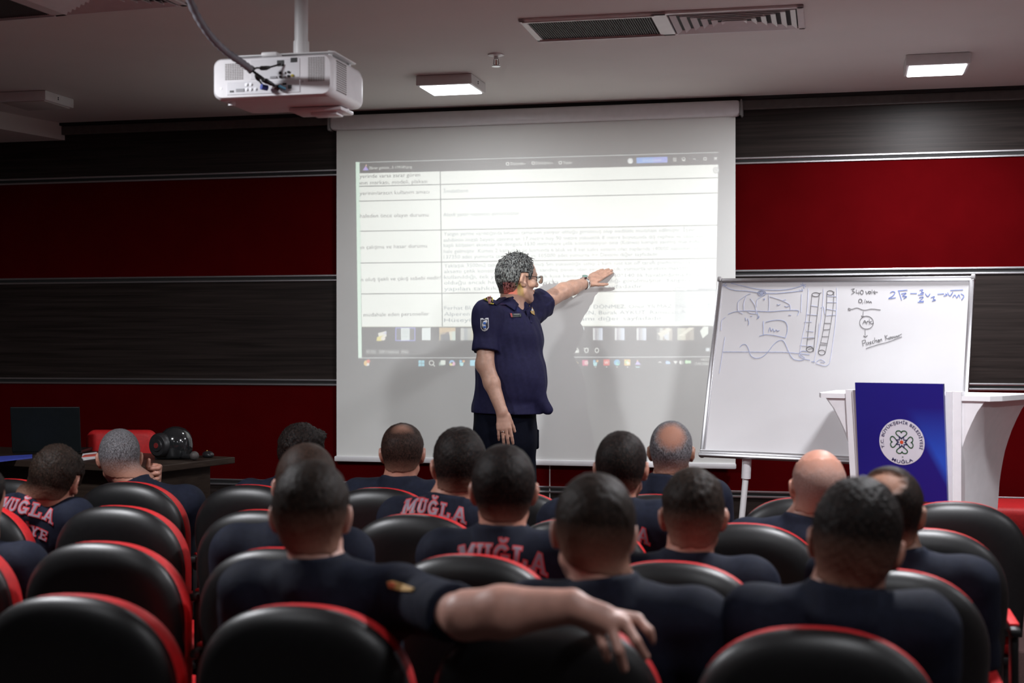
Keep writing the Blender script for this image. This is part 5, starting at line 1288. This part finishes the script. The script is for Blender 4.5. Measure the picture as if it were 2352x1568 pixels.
a5 = {1: (at5(1068, 1414, 2.99), at5(1312, 1392, 2.94))}
per5, sv5, c5, M5_ = seated('D', 1, 716, 1057, 'person in navy polo at centre left, bare forearm laid over the next seat', dict(FADE, top=.013, side=.009, wav=.005), H_brown, SK[0], yaw=-13, nod=2, sc=1.07, arms=a5, extra=p5x, h=.005, tx=-1.235, sleeve=.66, shw=.195)
patch('sleeve_badge', [(890, 1338), (905, 1336), (925, 1342), (955, 1352), (950, 1360), (920, 1358), (895, 1352)], sv5[0], sv5[1], sv5[2], sv5[3], mat('badge_yellow', (.50, .30, .10), .5), .004, 4)
patch('badge_mark', [(893, 1341), (903, 1339), (912, 1344), (910, 1352), (898, 1351)], sv5[0], sv5[1], sv5[2], sv5[3], mat('badge_red', (.5, .10, .04), .5), .006, 3)

# ------------------------------------------------------------------ the presenter
def man():
    at = lambda x, y, s_: OX + ray(x, y)*(s_+.09)
    S = 7.85
    loc = np.array(at(1165, 1000, S)); loc[2] = ZS
    per = empty('person', tuple(loc), 'standing presenter in navy polo with glasses, pointing at the screen', 'person')
    c = at(1189, 640, 7.86); s = 1.10
    fw = unit(RX*math.cos(R(27))+np.array([AX[0], AX[1], 0])*math.sin(R(27)))
    yaw = math.atan2(fw[0], fw[1]); M = rotm(yaw, R(2), R(3))
    nb = at(1175, 706, 7.85)
    shR, elR, wrR = at(1119, 722, 7.70), at(1114, 836, 7.64), at(1153, 946, 7.58)
    shL, elL, wrL = at(1226, 707, 8.00), at(1294, 668, 8.17), at(1346, 649, 8.30)
    lat = unit((shL-shR)*np.array([1, 1, 0])); f = np.array([lat[1], -lat[0], 0])
    pel = at(1160, 985, 7.84); ch = at(1168, 750, 7.85)
    hipR, hipL = pel-lat*.09+np.array([0, 0, -.03]), pel+lat*.09+np.array([0, 0, -.03])
    anR, anL = np.array([hipR[0]-.02, hipR[1]-.02, ZS+.09]), np.array([hipL[0]+.04, hipL[1]+.02, ZS+.09])
    def torso(G, o=0.):
        G.ecap(pel, ch, lat, (.178+o, .155+o), (.185+o, .125+o), .04)
        G.ell(at(1184, 868, 7.80), (.165+o, .165+o, .20+o), np.stack([lat, f, [0, 0, 1]], 1), .08)
        G.ell(at(1184, 775, 7.82), (.15+o, .135+o, .13+o), np.stack([lat, f, [0, 0, 1]], 1), .06)
        for sh in (shR, shL):
            G.cap(nb+np.array([0, 0, -.035])+(sh-nb)*.15, sh+(nb-sh)*.1, .058+o, .062+o, .05)
            G.cap(sh, sh+(elR-shR if sh is shR else elL-shL)*.2, .066+o, .062+o, .04)
    allp = np.array([c+.17, c-.17, shR, elR, wrR, shL, elL, wrL, pel-.25, pel+.25, at(1415, 600, 8.45), at(1415, 670, 8.25), [pel[0], pel[1], ZS]])
    lo = allp.min(0)-.10; hi = allp.max(0)+.10; lo[2] = ZS-.01
    G = Vol(lo, hi, .0045)
    torso(G, -.004); head(G, c, M, s, nb)
    G.cap(shR, elR, .054, .047, .03); G.ecap(elR, elR*.6+wrR*.4, f, (.048, .044), (.046, .042), .02); G.cap(elR*.6+wrR*.4, wrR, .043, .031, .02); G.ell(elR-f*.02, (.03, .03, .035), None, .03)
    G.cap(shL, elL, .055, .046, .03); G.cap(elL, elL*.6+wrL*.4, .047, .042, .02); G.cap(elL*.6+wrL*.4, wrL, .042, .031, .02)
    cam_v = unit(OX-c)
    dn = at(1162, 1015, 7.56)-wrR
    hand(G, wrR, dn, unit(OX-wrR)+np.array([0, 0, .1]), RX*.9-np.array([0, 0, .1]), (.22, .28, .2), 1.02, spread=.05, thumb=(.85, .35, -.35))
    dl = at(1414, 610, 8.385)-wrL
    hand(G, wrL, dl, unit(OX-wrL)*.8+UX*.55-RX*.2, RX*.35-UX*.9, (.0, .10, .08), .98, spread=-.02, thumb=(.75, .85, .05))
    for hp_, an in ((hipR, anR), (hipL, anL)):
        kn = hp_*.5+an*.5+f*.015; G.cap(hp_, kn, .090, .062, .05); G.cap(kn, an, .058, .040, .03); G.cap(an-f*.03+np.array([0, 0, -.05]), an+f*.14+np.array([0, 0, -.06]), .034, .03, .02)
    v, F = G.surf(); mesh_obj('body', v-loc, F, SK[3], per)
    # polo shirt
    G = Vol(lo, hi, .0055); torso(G, .012)
    G.flatcap(shR, shR+(elR-shR)*.74, .073, .073, .03); G.flatcap(shR+(elR-shR)*.60, shR+(elR-shR)*.745, .0745, .0745, .002)
    G.flatcap(shL-(elL-shL)*.1, shL+(elL-shL)*.32, .086, .084, .03)
    G.ecap(at(1160, 935, 7.84), at(1168, 958, 7.83), lat, (.195, .170), (.205, .195), .03)
    G.cap(at(1215, 870, 7.75), at(1258, 942, 7.73), .04, .028, .05)
    X, Y, Z = G.pts()
    G.D = (G.D+wob((X, Y, Z), .005, 26, 3)+wob((X, Y, Z*.4), .0022, 70, 8)).astype(np.float32)
    px = (X-OX[0])*RX[0]+(Y-OX[1])*RX[1]                      # hem hangs a little lower behind
    zh = at(1180, 948, 7.84)[2]; G.D = np.maximum(G.D, zh-.02*(px-.0)-Z).astype(np.float32)
    # collar: stand and fall, opening towards the chest
    cb, ct = nb+np.array([0, 0, -.05])-f*.0, nb+(c-nb)*.30-f*.022
    G.flatcap(cb, ct, .098, .079, .02)
    G.cap(nb+f*.095+np.array([0, 0, .03]), nb+f*.15+np.array([0, 0, -.06]), .042, .012, .02, 's')
    v, F = G.surf(); so = mesh_obj('polo_shirt', v-loc, F, M_navy2, per); bv = BVHTree.FromPolygons([tuple(p) for p in v], [tuple(q) for q in F.tolist()])
    def P(nm, px, m, off=.003, n=4, par=so): return patch(nm, px, v, F, par, loc, m, off, n, bv)
    P('collar_flap', [(1131, 660), (1150, 660), (1178, 682), (1190, 700), (1182, 716), (1160, 702), (1140, 684)], M_navy2, .008, 5)
    P('collar_flap', [(1206, 716), (1216, 700), (1222, 694), (1219, 712), (1210, 728)], M_navy2, .008, 4)
    P('shoulder_board', [(1110, 690), (1133, 672), (1144, 670), (1148, 674), (1145, 680), (1128, 692)], mat('board_yellow', (.62, .48, .04), .5), .010, 8)
    P('board_centre', [(1116, 688.5), (1134, 674.5), (1142, 673), (1143.5, 676), (1127, 689)], M_black, .0125, 8)
    P('board_star', [(1130, 680), (1134, 679), (1137, 676.5), (1136, 681), (1132, 682)], mat('board_yellow', (.62, .48, .04), .5), .0145, 3)
    P('board_mark', [(1119, 688), (1124, 684), (1130, 684), (1127, 688)], mat('board_pink', (.45, .20, .16), .5), .0145, 3)
    sh = lambda k: [(1113+(x-1113)*k, 746+(y-746)*k) for x, y in ((1104, 731), (1122, 730), (1122.5, 752), (1119, 758), (1113.5, 761), (1108, 759), (1104.5, 753))]
    P('sleeve_badge', sh(1.), mat('badge_white', (.60, .60, .62), .5), .0035)
    P('badge_field', sh(.80), mat('badge_navy', (.015, .018, .04), .5), .0052)
    P('badge_drawing', [(1108, 746), (1111, 738), (1117, 735), (1119, 739), (1115, 745), (1117, 756), (1113, 757), (1110, 752)], mat('badge_white', (.60, .60, .62), .5), .007, 3)
    for y in (742.5, 751): P('badge_dot', [(1113.5+3*math.cos(a), y+3*math.sin(a)) for a in np.linspace(0, 5.5, 8)], mat('badge_blue', (.03, .12, .45), .5), .009, 2)
    P('name_tag', [(1171, 721), (1196, 721), (1197, 728.5), (1173, 730)], mat('tag_black', (.03, .04, .04), .4), .005)
    P('tag_stripe', [(1170, 720.5), (1174.5, 720.5), (1177, 729.5), (1173, 730)], mat('tag_red', (.35, .05, .05), .4), .007, 3)
    P('tag_writing', [(1178, 722.5), (1192, 722.5), (1193, 724), (1179, 724)], mat('tag_pale', (.4, .42, .4), .5), .007, 2)
    P('chest_badge', [(1214, 702), (1220, 704), (1226, 716), (1227, 725), (1220, 721), (1215, 713)], mat('badge_gold', (.42, .26, .08), .4), .005)
    P('badge_core', [(1218, 709), (1222, 711), (1223, 716), (1219, 715)], mat('badge_white', (.60, .60, .62), .5), .007, 3)
    P('placket', [(1215, 727), (1219, 727), (1222, 742), (1218, 742)], M_navy2, .004, 4)
    # trousers, shoes
    G = Vol(np.array([pel[0]-.4, pel[1]-.35, ZS]), np.array([pel[0]+.4, pel[1]+.35, pel[2]+.2]), .007)
    G.ecap(pel+np.array([0, 0, -.05]), pel+np.array([0, 0, .09]), lat, (.188, .165), (.186, .163), .03)
    for hp_, an in ((hipR, anR), (hipL, anL)):
        kn = hp_*.5+an*.5+f*.015; G.cap(hp_, kn, .112, .088, .05); G.flatcap(kn, an+np.array([0, 0, -.03]), .086, .078, .03)
    G.D = (G.D+wob(G.pts(), .005, 30, 5)).astype(np.float32)
    v2, F2 = G.surf(); tr = mesh_obj('trousers', v2-loc, F2, M_trous, per)
    G = Vol(hipL+lat*.085+f*.05-.22, hipL+lat*.085+f*.05+.22, .006)
    G.ecap(hipL+lat*.085+f*.05+np.array([0, 0, .02]), hipL+lat*.085+f*.05+np.array([0, 0, -.08]), f, (.05, .010), (.05, .012), .01)
    vv, FF = G.surf(); mesh_obj('cargo_pocket', vv-loc, FF, M_trous, tr)
    for an in (anR, anL):
        G = Vol(an-np.array([.22, .22, .10]), an+np.array([.22, .22, .08]), .007)
        G.cap(an, an+np.array([0, 0, -.04]), .050, .046, .02); G.ecap(an-f*.04+np.array([0, 0, -.055]), an+f*.19+np.array([0, 0, -.062]), lat, (.042, .036), (.046, .028), .02); G.D = np.maximum(G.D, ZS+.003-G.pts()[2]).astype(np.float32)
        v3, F3 = G.surf(); mesh_obj('shoe', v3-loc, F3, M_shoe, per)
    # hair with loose tufts
    ho = hairmesh(c, M, s, nb, dict(top=.013, side=.008, nape=.004, wav=.006, line=.016, front=.050, fade0=-.09, fadew=.05, fine=.0035), H_salt, per, loc, 4)
    W = lambda l: c+M @ (np.array(l)*s)
    g = np.random.default_rng(11); mb = MB()
    for k in range(430):
        a = g.uniform(0, 2*math.pi); el = g.uniform(-.25, 1.5)
        d = np.array([math.cos(el)*math.cos(a), math.cos(el)*math.sin(a), math.sin(el)])
        p = np.array([0, -.012, .030])+d*np.array([.077, .098, .088])*1.08
        if p[1] > .055 and p[2] < .112: continue
        if p[2] < np.interp(p[1], [-.12, -.04, -.02, .03, .06], [-.03, .0, .045, .045, .09]): continue
        Lh = g.uniform(.014, .028)*(1.25 if p[2] > .09 else .8)
        t1 = unit(np.array([g.normal()*.5, .5+g.normal()*.6, .15+g.normal()*.4])); t1 = unit(t1-d*(t1@d)*.75)
        q = [W(p), W(p+t1*Lh*.5+d*.005), W(p+t1*Lh+d*(.001+g.uniform(0, .009)*(p[2] > .10)))]
        mb.tube([x-loc for x in q], [.0030, .0024, .0006], 5)
    to = mb.build('hair_tuft', H_salt, ho, True); ta = to.data.attributes.new('hair_cover', 'FLOAT', 'POINT'); ta.data.foreach_set('value', np.ones(len(to.data.vertices), np.float32))
    # glasses
    gl = MB()
    def lensring(e):
        return [W((e*.033+.024*math.copysign(abs(math.cos(a))**.7, math.cos(a)), .117-.18*abs(e*.033+.024*math.cos(a))**1.5*6*.2, .002+.019*math.copysign(abs(math.sin(a))**.7, math.sin(a))))-loc for a in np.linspace(0, 2*math.pi, 25)]
    for e in (-1, 1): gl.tube(lensring(e), .0017, 8)
    gl.tube([W((-.010, .117, .008))-loc, W((0, .120, .010))-loc, W((.010, .117, .008))-loc], .0016, 8)
    go = gl.build('glasses', mat('black_frame', (.01, .01, .012), .3), per, True); go['label'] = 'black framed glasses'
    for e in (-1, 1):
        mb = MB(); mb.tube([W((e*.057, .108, .012))-loc, W((e*.074, .085, .014))-loc, W((e*.083, .005, .014))-loc, W((e*.084, -.022, -.008))-loc], .0020, 8); mb.build('temple_arm', MATS['black_frame'], go, True)
        rg = lensring(e)[:-1]; mb = MB(); n = len(rg); fo = M[:, 1]*.0008
        mb.add([p+fo for p in rg]+[p-fo for p in rg], [list(range(n)), list(range(2*n-1, n-1, -1))]+[[i, i+n, (i+1) % n+n, (i+1) % n] for i in range(n)])
        gm = MATS.get('lens_glass')
        if gm is None:
            gm = mat('lens_glass', (.85, .95, .9), .05, var=.01); gm.node_tree.nodes['Principled BSDF'].inputs['Transmission Weight'].default_value = .95
        mb.build('lens', gm, go)
    # wrist watch
    wd = unit(wrL-elL); wp = wrL-wd*.012; n1 = unit((unit(OX-wrL)*.45+UX*.9)-wd*np.dot(unit(OX-wrL)*.45+UX*.9, wd)); n2 = np.cross(wd, n1); r = .0345
    mb = MB(); mb.add(*loft([[wp-loc+wd*o+(n1*math.cos(a)+n2*math.sin(a))*q for a in np.linspace(0, 2*math.pi, 28, endpoint=False)] for o, q in ((-.010, r), (-.009, r+.003), (-.003, r+.0035), (0, r+.002), (.003, r+.0035), (.009, r+.003), (.010, r))], False))
    wo = mb.build('wrist_watch', M_chrome, per, True); wo['label'] = 'steel watch with green dial'
    mb = MB(); mb.tube([wp-loc+n1*(r-.001), wp-loc+n1*(r+.011)], .0195, 24); mb.build('watch_case', M_chrome, wo, True)
    mb = MB(); mb.tube([wp-loc+n1*(r+.0108), wp-loc+n1*(r+.0116)], .0165, 24); mb.build('watch_dial', mat('green_dial', (.12, .24, .20), .2), wo)
    # ring
    rp_ = wrR+unit(dn)*.108+RX*-.012; u = unit(dn); a1 = unit(np.cross(u, RX)); a2_ = np.cross(u, a1)
    mb = MB(); mb.tube([rp_-loc+(a1*math.cos(a)+a2_*math.sin(a))*.0112 for a in np.linspace(0, 2*math.pi, 20)], .0016, 6, False); mb.build('finger_ring', M_chrome, per, True)
    return per
man()
# ------------------------------------------------------------------ light and rendering
projector_lamp(PROJ_POWER)
w = bpy.data.worlds.new('world'); SC.world = w; w.use_nodes = True
w.node_tree.nodes['Background'].inputs[0].default_value = (.5, .45, .45, 1); w.node_tree.nodes['Background'].inputs[1].default_value = .0
SC.view_settings.view_transform = 'Standard'; SC.view_settings.look = 'None'
SC.view_settings.exposure = EXPO; SC.view_settings.gamma = 1; SC.view_settings.use_curve_mapping = False
SC.cycles.max_bounces = 8; SC.cycles.diffuse_bounces = 4; SC.cycles.glossy_bounces = 3; SC.cycles.sample_clamp_indirect = 6.0
SC.cycles.use_denoising = True
